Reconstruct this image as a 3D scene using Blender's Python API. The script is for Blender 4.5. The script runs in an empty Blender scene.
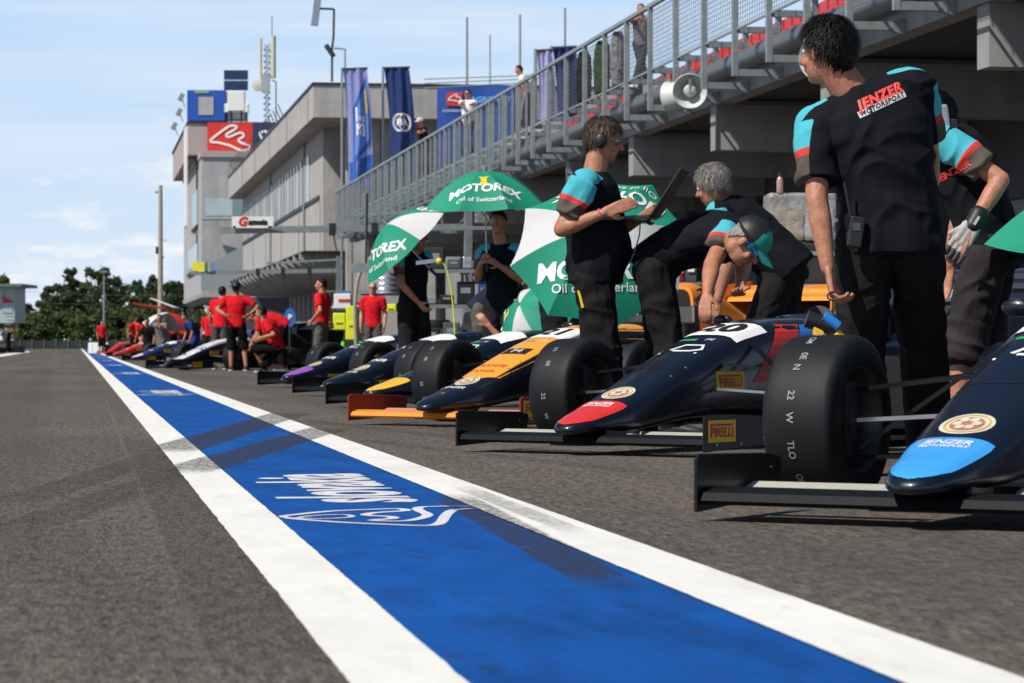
import bpy, bmesh, math, random
from mathutils import Vector, Matrix, noise
from mathutils.bvhtree import BVHTree
random.seed(7)
PI = math.pi
R = math.radians
SC = bpy.context.scene
COL = SC.collection
# ------------------------------------------------------------------ camera
F = 2800.0; TH = R(8.82); CH = 0.515; HZ = 344.8
cd = bpy.data.cameras.new('camera'); cam = bpy.data.objects.new('camera', cd); COL.objects.link(cam)
cd.sensor_width = 36; cd.lens = 36 * F / 1024; cd.clip_start = .1; cd.clip_end = 3000
cam.location = (0, 0, CH); cam.rotation_euler = (R(90) + (HZ - 341.5) / F, 0, -TH)
cd.dof.use_dof = True; cd.dof.focus_distance = 12.3; cd.dof.aperture_fstop = 10.0
SC.camera = cam
SC.render.engine = 'CYCLES'
# ------------------------------------------------------------------ light
SUNV = Vector((1.0, .6, -1.35)).normalized()          # the way the light travels
EL = math.asin(-SUNV.z); AZ = math.atan2(-SUNV.x, -SUNV.y)   # clockwise from +Y
w = bpy.data.worlds.new('World'); SC.world = w; w.use_nodes = True
nt = w.node_tree; nt.nodes.clear()
sky = nt.nodes.new('ShaderNodeTexSky'); sky.sky_type = 'NISHITA'; sky.sun_disc = False
sky.sun_elevation = EL; sky.sun_rotation = AZ; sky.altitude = 100; sky.air_density = 1.0; sky.dust_density = 0.4; sky.ozone_density = 3.0
bg = nt.nodes.new('ShaderNodeBackground'); bg.inputs[1].default_value = .06
out = nt.nodes.new('ShaderNodeOutputWorld')
tc = nt.nodes.new('ShaderNodeTexCoord')
mp = nt.nodes.new('ShaderNodeMapping'); mp.inputs['Scale'].default_value = (16, 16, 52); mp.inputs['Location'].default_value = (1.7, .4, .55)
nz = nt.nodes.new('ShaderNodeTexNoise'); nz.inputs['Scale'].default_value = 1.0; nz.inputs['Detail'].default_value = 7; nz.inputs['Roughness'].default_value = .55
cr = nt.nodes.new('ShaderNodeValToRGB'); cr.color_ramp.elements[0].position = .50; cr.color_ramp.elements[1].position = .60
cr.color_ramp.elements[0].color = (0, 0, 0, 1); cr.color_ramp.elements[1].color = (1, 1, 1, 1)
mp2 = nt.nodes.new('ShaderNodeMapping'); mp2.inputs['Scale'].default_value = (5, 5, 60); mp2.inputs['Location'].default_value = (3.1, 2.2, .1)
nz2 = nt.nodes.new('ShaderNodeTexNoise'); nz2.inputs['Scale'].default_value = 1.0; nz2.inputs['Detail'].default_value = 5
cr2 = nt.nodes.new('ShaderNodeValToRGB'); cr2.color_ramp.elements[0].position = .33; cr2.color_ramp.elements[1].position = .66
cr2.color_ramp.elements[0].color = (0, 0, 0, 1); cr2.color_ramp.elements[1].color = (.85, .85, .85, 1)
mx = nt.nodes.new('ShaderNodeMix'); mx.data_type = 'RGBA'; mx.inputs['B'].default_value = (12.2, 13.8, 15.8, 1)
mx2 = nt.nodes.new('ShaderNodeMix'); mx2.data_type = 'RGBA'; mx2.inputs['B'].default_value = (15.6, 15.8, 16.4, 1)
L = nt.links.new
L(tc.outputs['Generated'], mp.inputs[0]); L(mp.outputs[0], nz.inputs['Vector']); L(nz.outputs[0], cr.inputs[0])
L(tc.outputs['Generated'], mp2.inputs[0]); L(mp2.outputs[0], nz2.inputs['Vector']); L(nz2.outputs[0], cr2.inputs[0])
sxyz = nt.nodes.new('ShaderNodeSeparateXYZ'); L(tc.outputs['Generated'], sxyz.inputs[0])
band = nt.nodes.new('ShaderNodeMapRange'); band.inputs['From Min'].default_value = .13; band.inputs['From Max'].default_value = .32; band.inputs['To Min'].default_value = 1; band.inputs['To Max'].default_value = 0
L(sxyz.outputs[2], band.inputs[0])
mx0 = nt.nodes.new('ShaderNodeMix'); mx0.data_type = 'RGBA'; grd = nt.nodes.new('ShaderNodeMapRange'); grd.inputs['From Min'].default_value = 0; grd.inputs['From Max'].default_value = .125; L(sxyz.outputs[2], grd.inputs[0])
mxg = nt.nodes.new('ShaderNodeMix'); mxg.data_type = 'RGBA'; mxg.inputs['A'].default_value = (11.6, 13.6, 15.6, 1); mxg.inputs['B'].default_value = (7.6, 11.4, 16.2, 1)
L(grd.outputs[0], mxg.inputs['Factor']); L(mxg.outputs['Result'], mx0.inputs['B'])
L(sky.outputs[0], mx0.inputs['A']); L(band.outputs[0], mx0.inputs['Factor'])
def mulb(o):
    m_ = nt.nodes.new('ShaderNodeMath'); m_.operation = 'MULTIPLY'; L(o, m_.inputs[0]); L(band.outputs[0], m_.inputs[1]); return m_.outputs[0]
L(mx0.outputs['Result'], mx.inputs['A']); L(mulb(cr2.outputs[0]), mx.inputs['Factor'])
L(mx.outputs['Result'], mx2.inputs['A']); lowb = nt.nodes.new('ShaderNodeMapRange'); lowb.inputs['From Min'].default_value = .085; lowb.inputs['From Max'].default_value = .058; L(sxyz.outputs[2], lowb.inputs[0])
cm_ = nt.nodes.new('ShaderNodeMath'); cm_.operation = 'MULTIPLY'; L(mulb(cr.outputs[0]), cm_.inputs[0]); L(lowb.outputs[0], cm_.inputs[1]); L(cm_.outputs[0], mx2.inputs['Factor'])
L(mx2.outputs['Result'], bg.inputs[0]); L(bg.outputs[0], out.inputs[0])
sd = bpy.data.lights.new('sun', 'SUN'); sd.energy = 5.0; sd.angle = R(.5); sd.color = (1, .95, .87)
so = bpy.data.objects.new('sun', sd); COL.objects.link(so); so.rotation_euler = SUNV.to_track_quat('-Z', 'Y').to_euler(); so.location = (-20, -10, 30)
SC.view_settings.view_transform = 'Standard'; SC.view_settings.look = 'None'; SC.view_settings.exposure = 0.0; SC.view_settings.gamma = 1
# ------------------------------------------------------------------ helpers
CT, ST = math.cos(TH), math.sin(TH)
def at(px, py, z):
    xc = (px - 512) * z / F; h = CH + (HZ - py) * z / F
    return Vector((xc * CT + z * ST, -xc * ST + z * CT, h))
def gp(px, py, h=0.0):
    return at(px, py, F * (CH - h) / (py - HZ))
def lane_y(px, X):                                  # where the line at lateral X crosses column px
    z = F / CT * X / (px - 77.6)
    return (z - X * ST) / CT
def zdep(p): return p[0] * ST + p[1] * CT
MATS = {}
def mat(name, col, rough=.6, metal=0, var=.15, scale=6, bump=0, bscale=40, coat=0, spec=.5, trans=0, detail=4):
    if name in MATS: return MATS[name]
    m = bpy.data.materials.new(name); m.use_nodes = True; MATS[name] = m
    t = m.node_tree; b = t.nodes['Principled BSDF']
    b.inputs['Roughness'].default_value = rough; b.inputs['Metallic'].default_value = metal
    b.inputs['Specular IOR Level'].default_value = spec
    if coat: b.inputs['Coat Weight'].default_value = coat; b.inputs['Coat Roughness'].default_value = .08
    tcn = t.nodes.new('ShaderNodeTexCoord'); n = t.nodes.new('ShaderNodeTexNoise')
    n.inputs['Scale'].default_value = scale; n.inputs['Detail'].default_value = detail; n.inputs['Roughness'].default_value = .6
    t.links.new(tcn.outputs['Object'], n.inputs['Vector'])
    r = t.nodes.new('ShaderNodeMapRange'); r.inputs['From Min'].default_value = .25; r.inputs['From Max'].default_value = .75
    r.inputs['To Min'].default_value = 1 - var; r.inputs['To Max'].default_value = 1 + var
    t.links.new(n.outputs[0], r.inputs[0])
    v = t.nodes.new('ShaderNodeVectorMath'); v.operation = 'SCALE'; v.inputs[0].default_value = col[:3]
    t.links.new(r.outputs[0], v.inputs['Scale']); t.links.new(v.outputs[0], b.inputs['Base Color'])
    if bump:
        n2 = t.nodes.new('ShaderNodeTexNoise'); n2.inputs['Scale'].default_value = bscale; n2.inputs['Detail'].default_value = 3
        t.links.new(tcn.outputs['Object'], n2.inputs['Vector'])
        bp = t.nodes.new('ShaderNodeBump'); bp.inputs['Strength'].default_value = bump; bp.inputs['Distance'].default_value = .01
        t.links.new(n2.outputs[0], bp.inputs['Height']); t.links.new(bp.outputs[0], b.inputs['Normal'])
    if trans:
        tr = t.nodes.new('ShaderNodeBsdfTranslucent'); t.links.new(v.outputs[0], tr.inputs[0])
        ms = t.nodes.new('ShaderNodeMixShader'); ms.inputs[0].default_value = trans
        o = t.nodes['Material Output']; t.links.new(b.outputs[0], ms.inputs[1]); t.links.new(tr.outputs[0], ms.inputs[2]); t.links.new(ms.outputs[0], o.inputs[0])
    return m
def streaks(m, amt=.22):                            # rain and dirt streaks running down a wall
    t = m.node_tree; b = t.nodes['Principled BSDF']; src = b.inputs['Base Color'].links[0].from_socket
    g = t.nodes.new('ShaderNodeNewGeometry').outputs['Position']; mpn = t.nodes.new('ShaderNodeMapping'); mpn.inputs['Scale'].default_value = (1.6, 1.6, .12); t.links.new(g, mpn.inputs[0])
    n = t.nodes.new('ShaderNodeTexNoise'); n.inputs['Scale'].default_value = 1.3; n.inputs['Detail'].default_value = 8; n.inputs['Roughness'].default_value = .7; t.links.new(mpn.outputs[0], n.inputs['Vector'])
    r = t.nodes.new('ShaderNodeMapRange'); r.inputs['From Min'].default_value = .42; r.inputs['From Max'].default_value = .72; r.inputs['To Min'].default_value = 1.05; r.inputs['To Max'].default_value = 1 - amt; t.links.new(n.outputs[0], r.inputs[0])
    v = t.nodes.new('ShaderNodeVectorMath'); v.operation = 'SCALE'; t.links.new(src, v.inputs[0]); t.links.new(r.outputs[0], v.inputs['Scale']); t.links.new(v.outputs[0], b.inputs['Base Color'])
class MB:
    def __init__(s): s.v = []; s.f = []; s.m = []; s.cur = 0
    def add(s, vs, fs):
        o = len(s.v); s.v += [Vector(p) for p in vs]
        for f in fs: s.f.append([i + o for i in f]); s.m.append(s.cur)
        return s
    def box(s, c, d, M=None):
        x, y, z = d[0] / 2, d[1] / 2, d[2] / 2; c = Vector(c)
        vs = [Vector((a * x, b * y, e * z)) for e in (-1, 1) for a, b in ((-1, -1), (1, -1), (1, 1), (-1, 1))]
        if M: vs = [M @ p for p in vs]
        return s.add([c + p for p in vs], [(3, 2, 1, 0), (4, 5, 6, 7), (0, 1, 5, 4), (1, 2, 6, 5), (2, 3, 7, 6), (3, 0, 4, 7)])
    def bb(s, a, b):                                # box between two corners
        a = Vector(a); b = Vector(b); return s.box((a + b) / 2, [abs(q) for q in (b - a)])
    def tube(s, a, b, r0, r1=None, n=10, cap=True):
        a = Vector(a); b = Vector(b); r1 = r0 if r1 is None else r1
        d = (b - a); 
        if d.length < 1e-6: return s
        q = d.normalized().to_track_quat('Z', 'Y'); ux = q @ Vector((1, 0, 0)); uy = q @ Vector((0, 1, 0))
        vs = []
        for c, r in ((a, r0), (b, r1)):
            for i in range(n): an = 2 * PI * i / n; vs.append(c + ux * math.cos(an) * r + uy * math.sin(an) * r)
        fs = [(i, (i + 1) % n, n + (i + 1) % n, n + i) for i in range(n)]
        if cap: fs += [tuple(reversed(range(n))), tuple(range(n, 2 * n))]
        return s.add(vs, fs)
    def bar(s, a, b, w, h, up=(0, 0, 1)):
        a = Vector(a); b = Vector(b); d = (b - a).normalized(); u = Vector(up)
        x = d.cross(u).normalized(); u = x.cross(d)
        vs = [c + x * sx * w / 2 + u * su * h / 2 for c in (a, b) for sx, su in ((-1, -1), (1, -1), (1, 1), (-1, 1))]
        return s.add(vs, [(3, 2, 1, 0), (4, 5, 6, 7), (0, 1, 5, 4), (1, 2, 6, 5), (2, 3, 7, 6), (3, 0, 4, 7)])
    def path(s, pts, r, n=8):
        for a, b in zip(pts[:-1], pts[1:]): s.tube(a, b, r, r, n)
        return s
    def rings(s, rs, close=True):                   # loft between rings of equal count
        n = len(rs[0]); o = [p for r in rs for p in r]; fs = []
        for k in range(len(rs) - 1):
            for i in range(n): j = (i + 1) % n; fs.append((k * n + i, k * n + j, (k + 1) * n + j, (k + 1) * n + i))
        if close: fs += [tuple(reversed(range(n))), tuple(range((len(rs) - 1) * n, len(rs) * n))]
        return s.add(o, fs)
    def lathe(s, prof, c, ax, n=24, close=False):   # prof: (radius, along)
        c = Vector(c); q = Vector(ax).normalized().to_track_quat('Z', 'Y')
        rs = [[c + q @ Vector((math.cos(2 * PI * i / n) * r, math.sin(2 * PI * i / n) * r, h)) for i in range(n)] for r, h in prof]
        return s.rings(rs, close)
    def ball(s, c, r, n=12, M=None):
        r = (r, r, r) if not hasattr(r, '__len__') else r; c = Vector(c); rs = []
        h = n // 2 + 1
        for k in range(1, h):
            t = PI * k / h; ring = []
            for i in range(n):
                a = 2 * PI * i / n; p = Vector((math.cos(a) * math.sin(t) * r[0], math.sin(a) * math.sin(t) * r[1], -math.cos(t) * r[2]))
                ring.append(c + (M @ p if M else p))
            rs.append(ring)
        return s.rings(rs)
    def poly(s, pts, d):                            # prism of a polygon swept by vector d
        pts = [Vector(p) for p in pts]; d = Vector(d); n = len(pts)
        return s.add(pts + [p + d for p in pts], [tuple(reversed(range(n))), tuple(range(n, 2 * n))] + [(i, (i + 1) % n, n + (i + 1) % n, n + i) for i in range(n)])
    def grid(s, P, nu, nv):
        return s.add([P(i / nu, j / nv) for j in range(nv + 1) for i in range(nu + 1)],
                     [(j * (nu + 1) + i, j * (nu + 1) + i + 1, (j + 1) * (nu + 1) + i + 1, (j + 1) * (nu + 1) + i) for j in range(nv) for i in range(nu)])
    def mesh(s, name):
        me = bpy.data.meshes.new(name); me.from_pydata([tuple(p) for p in s.v], [], s.f); return me
    def build(s, name, m, parent=None, smooth=False, fix=True, bevel=0):
        me = s.mesh(name); ms = m if isinstance(m, (list, tuple)) else [m]
        for x in ms: me.materials.append(x)
        if len(ms) > 1: me.polygons.foreach_set('material_index', s.m)
        if fix:
            b = bmesh.new(); b.from_mesh(me); bmesh.ops.recalc_face_normals(b, faces=b.faces); b.to_mesh(me); b.free()
        if smooth:
            me.polygons.foreach_set('use_smooth', [True] * len(me.polygons))
            try: me.set_sharp_from_angle(angle=R(40))
            except Exception: pass
        me.update(); o = bpy.data.objects.new(name, me); COL.objects.link(o)
        if bevel:
            md = o.modifiers.new('b', 'BEVEL'); md.width = bevel; md.segments = 2; md.limit_method = 'ANGLE'
        if parent: o.parent = parent
        return o
def tag(o, label=None, cat=None, group=None, kind=None):
    for k, v in (('label', label), ('category', cat), ('group', group), ('kind', kind)):
        if v: o[k] = v
    return o
def empty(name, loc=(0, 0, 0), rz=0, label=None, cat=None, group=None):
    o = bpy.data.objects.new(name, None); COL.objects.link(o); o.location = loc; o.rotation_euler = (0, 0, rz); o.empty_display_size = .1
    return tag(o, label, cat, group)
def kids(o): return [c for c in bpy.data.objects if c.parent == o]
def dup(o, parent=None, loc=None, rz=None, label=None):
    c = o.copy(); COL.objects.link(c); c.parent = parent
    if loc is not None: c.location = loc
    if rz is not None: c.rotation_euler = (0, 0, rz)
    if label: c['label'] = label
    for ch in kids(o): dup(ch, c)
    return c
_tx = {}
def text2d(s, size=1.0, shear=0, bold=0.0, space=1.0, align='CENTER'):
    key = (s, size, shear, bold, space, align)
    if key in _tx: return _tx[key]
    c = bpy.data.curves.new('t', 'FONT'); c.body = s; c.size = size; c.shear = shear; c.offset = bold; c.space_character = space
    c.align_x = align; c.align_y = 'CENTER'; c.resolution_u = 3
    o = bpy.data.objects.new('t', c); COL.objects.link(o)
    me = bpy.data.meshes.new_from_object(o.evaluated_get(bpy.context.evaluated_depsgraph_get()))
    r = ([(v.co.x, v.co.y) for v in me.vertices], [list(p.vertices) for p in me.polygons])
    bpy.data.objects.remove(o); bpy.data.curves.remove(c); bpy.data.meshes.remove(me)
    _tx[key] = r; return r
def text_flat(s, size, o, rt, up, m, parent=None, name='lettering', off=.003, squash=(1, 1), **kw):
    v, f = text2d(s, size, **kw); o = Vector(o); rt = Vector(rt).normalized(); up = Vector(up).normalized(); n = rt.cross(up)
    b = MB(); b.add([o + rt * x * squash[0] + up * y * squash[1] + n * off for x, y in v], f)
    return b.build(name, m, parent, fix=False)
def bvh_of(o): 
    me = o.data; return BVHTree.FromPolygons([v.co.copy() for v in me.vertices], [list(p.vertices) for p in me.polygons])
def drape(bv, v2, f, o, rt, up, m, parent=None, name='lettering', off=.002, dist=.6, fallback=True):
    o = Vector(o); rt = Vector(rt).normalized(); up = (Vector(up) - rt * Vector(up).dot(rt)).normalized(); n = rt.cross(up)
    pts = []
    for x, y in v2:
        p = o + rt * x + up * y
        h = bv.ray_cast(p + n * dist, -n, dist * 2)
        if h[0] is None:
            nn = bv.find_nearest(p)
            if nn[0] is not None and (nn[0] - p - n * (nn[0] - p).dot(n)).length < .06: pts.append(nn[0] + nn[1] * off)
            else:
                nn = bv.find_nearest(o); pts.append(p + n * ((nn[0] - p).dot(n) + off) if nn[0] is not None else p)
        else: pts.append(h[0] + n * off)
    b = MB(); b.add(pts, f); return b.build(name, m, parent, fix=False)
def grid2(f, nu=10, nv=6):
    return [f(i / nu, j / nv) for j in range(nv + 1) for i in range(nu + 1)], [(j * (nu + 1) + i, j * (nu + 1) + i + 1, (j + 1) * (nu + 1) + i + 1, (j + 1) * (nu + 1) + i) for j in range(nv) for i in range(nu)]
def rect2(w, h, nu=6, nv=4): return grid2(lambda a, b: ((a - .5) * w, (b - .5) * h), nu, nv)
def disc2(r, r0=0.0, n=24):
    v = []; f = []
    for i in range(n): a = 2 * PI * i / n; v += [(math.cos(a) * r0, math.sin(a) * r0), (math.cos(a) * (r + r0) / 2, math.sin(a) * (r + r0) / 2), (math.cos(a) * r, math.sin(a) * r)]
    for i in range(n):
        j = (i + 1) % n
        for k in (0, 1): f.append((3 * i + k, 3 * i + k + 1, 3 * j + k + 1, 3 * j + k))
    return v, f
def ribbon2(pts, w, closed=False):
    v = []; f = []; n = len(pts)
    P = [Vector((p[0], p[1])) for p in pts]
    for i in range(n):
        a = P[i - 1] if (i > 0 or closed) else P[i]; b = P[(i + 1) % n] if (i < n - 1 or closed) else P[i]
        d = (b - a).normalized(); q = Vector((-d.y, d.x)) * w / 2; v += [tuple(P[i] + q), tuple(P[i] - q)]
    for i in range(n if closed else n - 1): j = (i + 1) % n; f.append((2 * i, 2 * i + 1, 2 * j + 1, 2 * j))
    return v, f
def smooth_poly(pts, k=4, closed=True):             # Catmull-Rom
    o = []; n = len(pts); P = [Vector(p) for p in pts]
    for i in range(n if closed else n - 1):
        p0 = P[(i - 1) % n] if closed or i > 0 else P[i]; p1 = P[i]; p2 = P[(i + 1) % n]; p3 = P[(i + 2) % n] if closed or i < n - 2 else P[(i + 1)]
        for q in range(k):
            t = q / k; o.append(.5 * ((2 * p1) + (p2 - p0) * t + (2 * p0 - 5 * p1 + 4 * p2 - p3) * t * t + (3 * p1 - p0 - 3 * p2 + p3) * t ** 3))
    if not closed: o.append(P[-1])
    return o
# ------------------------------------------------------------------ shared materials
M_conc = mat('concrete_warm', (.41, .395, .375), .85, var=.16, scale=1.2, bump=.15, bscale=8, detail=8)
M_conc2 = mat('concrete_grey', (.40, .40, .40), .85, var=.1, scale=1.0, bump=.15, bscale=8, detail=8)
M_concd = mat('concrete_dark', (.065, .066, .072), .85, var=.15, scale=1.0, detail=8)  # base darkened to carry the shade under the stand and inside garages
M_fascia = mat('fascia_concrete', (.30, .295, .29), .85, var=.18, scale=1.5, bump=.2, bscale=6, detail=9)
for m_ in (M_conc, M_conc2, M_fascia, M_concd): streaks(m_)
M_galv = mat('galvanised_steel', (.28, .32, .325), .5, metal=.35, var=.2, scale=9)
M_alu = mat('aluminium', (.62, .63, .65), .3, metal=.85, var=.1, scale=9)
M_dark = mat('dark_steel', (.025, .027, .03), .55, var=.2)
M_black = mat('black_plastic', (.012, .012, .013), .5, var=.2)
M_carbon = mat('carbon_fibre', (.006, .007, .009), .42, var=.3, scale=30, coat=.12, spec=.3)
M_white = mat('white_paint', (.8, .8, .78), .5, var=.05)
M_red = mat('red_paint', (.62, .03, .02), .5, var=.1)
M_yellow = mat('yellow_paint', (.85, .62, .02), .45, var=.05)
M_hiyel = mat('fluorescent_yellow', (.75, .82, .03), .5, var=.1)
M_higrn = mat('fluorescent_green', (.12, .8, .04), .5, var=.1)
M_glass = mat('window_glass', (.10, .14, .15), .12, var=.2, scale=.6, spec=.8)
M_glass2 = mat('pale_glass', (.36, .45, .46), .2, var=.15, scale=.5, spec=.8)
M_wing = mat('wing_carbon', (.007, .008, .010), .55, var=.3, scale=30, spec=.12)
M_rubber = mat('tyre_rubber', (.008, .0092, .011), .62, var=.3, scale=10, bump=.05, bscale=160, spec=.3)
M_steel = mat('polished_steel', (.5, .5, .5), .25, metal=.9)
M_skin = mat('skin', (.42, .185, .11), .48, var=.28, scale=26, bump=.25, bscale=110, spec=.4, detail=8)
M_ink = mat('black_ink', (.01, .01, .01), .5)
M_navy = mat('navy_paint', (.015, .03, .11), .5)
# ------------------------------------------------------------------ ground
def nodes(m): t = m.node_tree; return t, t.nodes['Principled BSDF']
def math_n(t, op, a, b=None, clamp=False):
    n = t.nodes.new('ShaderNodeMath'); n.operation = op; n.use_clamp = clamp
    for i, x in enumerate((a, b)):
        if x is None: continue
        if isinstance(x, (int, float)): n.inputs[i].default_value = x
        else: t.links.new(x, n.inputs[i])
    return n.outputs[0]
def noise_n(t, vec, scale, detail=4, rough=.6, stretch=None):
    n = t.nodes.new('ShaderNodeTexNoise'); n.inputs['Scale'].default_value = scale; n.inputs['Detail'].default_value = detail; n.inputs['Roughness'].default_value = rough
    if stretch:
        mpn = t.nodes.new('ShaderNodeMapping'); mpn.inputs['Scale'].default_value = stretch; t.links.new(vec, mpn.inputs[0]); vec = mpn.outputs[0]
    t.links.new(vec, n.inputs['Vector']); return n.outputs[0]
def ramp_n(t, fac, a, b, ca=(0, 0, 0, 1), cb=(1, 1, 1, 1)):
    r = t.nodes.new('ShaderNodeValToRGB'); r.color_ramp.elements[0].position = a; r.color_ramp.elements[1].position = b
    r.color_ramp.elements[0].color = ca; r.color_ramp.elements[1].color = cb; t.links.new(fac, r.inputs[0]); return r.outputs[0]
def mix_n(t, fac, a, b):
    n = t.nodes.new('ShaderNodeMix'); n.data_type = 'RGBA'
    for k, x in (('Factor', fac), ('A', a), ('B', b)):
        if isinstance(x, tuple): n.inputs[k].default_value = x + ((1,) if len(x) == 3 else ())
        elif isinstance(x, (int, float)): n.inputs[k].default_value = x
        else: t.links.new(x, n.inputs[k])
    return n.outputs['Result']
SKIDS = [  # tyre marks on the ground: two ends in metres, half width, strength
    (gp(168, 452), gp(292, 413.5), .16, 1.0), (gp(182, 473), gp(330, 429), .14, 1.0),
    (gp(455, 500), gp(600, 580), .075, .9), (gp(470, 492), gp(565, 530), .045, .6),
    (gp(20, 528), gp(184, 472), .11, .75), (gp(20, 500), gp(168, 453), .11, .75),
    (gp(150, 440), gp(290, 660), .16, .5), (gp(20, 520), gp(150, 660), .12, .3), (gp(360, 440), gp(620, 470), .09, .6), (gp(560, 520), gp(700, 560), .12, .4), (gp(300, 420), gp(480, 440), .10, .6),
    (gp(106, 400), gp(215, 683), .011, 1.0)]
def skid_mask(t, pos, which):
    tot = None
    sep = t.nodes.new('ShaderNodeSeparateXYZ'); t.links.new(pos, sep.inputs[0])
    for i in which:
        a, b, wd, st = SKIDS[i]; d = (b - a).xy.normalized(); n = Vector((-d.y, d.x)); ln = (b - a).xy.length
        def lin(c, v0): return math_n(t, 'ADD', math_n(t, 'ADD', math_n(t, 'MULTIPLY', sep.outputs[0], c.x), math_n(t, 'MULTIPLY', sep.outputs[1], c.y)), -v0)
        dist = math_n(t, 'ABSOLUTE', lin(n, n.dot(a.xy)))
        along = lin(d, d.dot(a.xy))
        m1 = math_n(t, 'MULTIPLY', math_n(t, 'SUBTRACT', wd, dist), 5.0 / wd, True)
        m2 = math_n(t, 'MULTIPLY', math_n(t, 'ADD', along, .3), 2.0, True)
        m3 = math_n(t, 'MULTIPLY', math_n(t, 'SUBTRACT', ln + .3, along), 2.0, True)
        m = math_n(t, 'MULTIPLY', math_n(t, 'MULTIPLY', m1, m2), math_n(t, 'MULTIPLY', m3, st))
        tot = m if tot is None else math_n(t, 'MAXIMUM', tot, m)
    return tot
def ground_mat():
    m = bpy.data.materials.new('asphalt'); m.use_nodes = True; t, b = nodes(m)
    g = t.nodes.new('ShaderNodeNewGeometry').outputs['Position']
    gs_ = t.nodes.new('ShaderNodeMapping'); gs_.inputs['Scale'].default_value = (1, .24, 1); t.links.new(g, gs_.inputs[0])
    v = t.nodes.new('ShaderNodeTexVoronoi'); v.inputs['Scale'].default_value = 100; t.links.new(gs_.outputs[0], v.inputs['Vector'])
    sepc = t.nodes.new('ShaderNodeSeparateColor'); t.links.new(v.outputs['Color'], sepc.inputs[0])
    st = ramp_n(t, sepc.outputs[0], .25, .98, (.022, .020, .019, 1), (.40, .35, .30, 1))
    fine = noise_n(t, gs_.outputs[0], 48, 7, .8)
    c = mix_n(t, .50, st, ramp_n(t, fine, .3, .72, (.015, .014, .014, 1), (.34, .30, .26, 1)))
    md = noise_n(t, gs_.outputs[0], 34, 6, .85); c = mix_n(t, .55, c, ramp_n(t, md, .38, .62, (.012, .011, .011, 1), (.29, .255, .22, 1)))
    big = noise_n(t, g, .5, 5, .6, (1, .25, 1))
    c = mix_n(t, math_n(t, 'MULTIPLY', ramp_n(t, big, .35, .7), .55), c, (.045, .042, .040))
    # wheel tracks running down the lane
    wt = noise_n(t, g, 1.0, 3, .5, (1.6, .015, 1))
    c = mix_n(t, math_n(t, 'MULTIPLY', ramp_n(t, wt, .42, .62), .35), c, (.055, .054, .053))
    lm_ = math_n(t, 'MULTIPLY', skid_mask(t, g, [len(SKIDS) - 1]), ramp_n(t, noise_n(t, g, 14, 5), .35, .6)); c = mix_n(t, math_n(t, 'MULTIPLY', lm_, .35), c, (.24, .22, .2))
    sk = skid_mask(t, g, range(len(SKIDS) - 1))
    sk = math_n(t, 'MULTIPLY', sk, ramp_n(t, noise_n(t, g, 25, 4), .3, .6))
    c = mix_n(t, math_n(t, 'MULTIPLY', sk, .75), c, (.032, .032, .033))
    dk = t.nodes.new('ShaderNodeVectorMath'); dk.operation = 'MULTIPLY'; dk.inputs[1].default_value = (.88, .85, .82); t.links.new(c, dk.inputs[0]); t.links.new(dk.outputs[0], b.inputs['Base Color']); b.inputs['Roughness'].default_value = .88; b.inputs['Specular IOR Level'].default_value = .18
    bp = t.nodes.new('ShaderNodeBump'); bp.inputs['Strength'].default_value = .8; bp.inputs['Distance'].default_value = .006
    hh = math_n(t, 'ADD', v.outputs['Distance'], math_n(t, 'MULTIPLY', fine, 1.2))
    t.links.new(hh, bp.inputs['Height']); t.links.new(bp.outputs[0], b.inputs['Normal'])
    return m
LIGHTS = [(gp(98, 412), gp(176, 570), .022, .8), (gp(0, 372), gp(70, 352), .03, .3)]
def paint_mat(name, col, which, dirt=.35, dark=(.03, .033, .045), hatch=False):
    m = bpy.data.materials.new(name); m.use_nodes = True; t, b = nodes(m)
    g = t.nodes.new('ShaderNodeNewGeometry').outputs['Position']
    big = noise_n(t, g, 2.2, 7, .65, (1, .5, 1)); fine = noise_n(t, g, 70, 5, .7)
    c = mix_n(t, ramp_n(t, big, .3, .75), col, tuple(x * (1 - dirt * .5) for x in col))
    sc_ = noise_n(t, g, 5, 6, .7, (1.0, .22, 1)); c = mix_n(t, math_n(t, 'MULTIPLY', ramp_n(t, sc_, .48, .72), dirt * 1.1), c, tuple(x * .45 for x in col))
    wear = noise_n(t, g, 9, 8, .75, (1, .35, 1))
    c = mix_n(t, math_n(t, 'MULTIPLY', ramp_n(t, wear, .56, .74), dirt), c, dark)
    if which:
        sk = skid_mask(t, g, which)
        e = ramp_n(t, noise_n(t, g, 45 if hatch else 30, 5, .7), .34 if hatch else .30, .56 if hatch else .52)
        c = mix_n(t, math_n(t, 'MULTIPLY', math_n(t, 'MULTIPLY', sk, e), .97), c, dark)
    t.links.new(c, b.inputs['Base Color']); b.inputs['Roughness'].default_value = .8; b.inputs['Specular IOR Level'].default_value = .12
    bp = t.nodes.new('ShaderNodeBump'); bp.inputs['Strength'].default_value = .35; bp.inputs['Distance'].default_value = .003
    t.links.new(fine, bp.inputs['Height']); t.links.new(bp.outputs[0], b.inputs['Normal'])
    return m
M_asph = ground_mat()
b = MB(); b.grid(lambda u, v: Vector((-500 + 1000 * u, -30 + 430 * v, 0)), 10, 10)
tag(b.build('pit_lane_asphalt', M_asph, fix=False), kind='structure')
b = MB(); b.grid(lambda u, v: Vector((-900 + 1800 * u, 400 + 900 * v, 0)), 10, 6)
M_grass = mat('grass', (.10, .12, .03), .9, var=.35, scale=.6, detail=8)
tag(b.build('grass_field', M_grass, fix=False), kind='structure')
b = MB(); b.grid(lambda u, v: Vector((-60 + 100 * u, 372 + 27.9 * v, .006)), 10, 4)
tag(b.build('grass_verge', mat('dry_grass', (.20, .19, .05), .9, var=.3, scale=.8, detail=8), fix=False), kind='structure')
YE = 350
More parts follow.
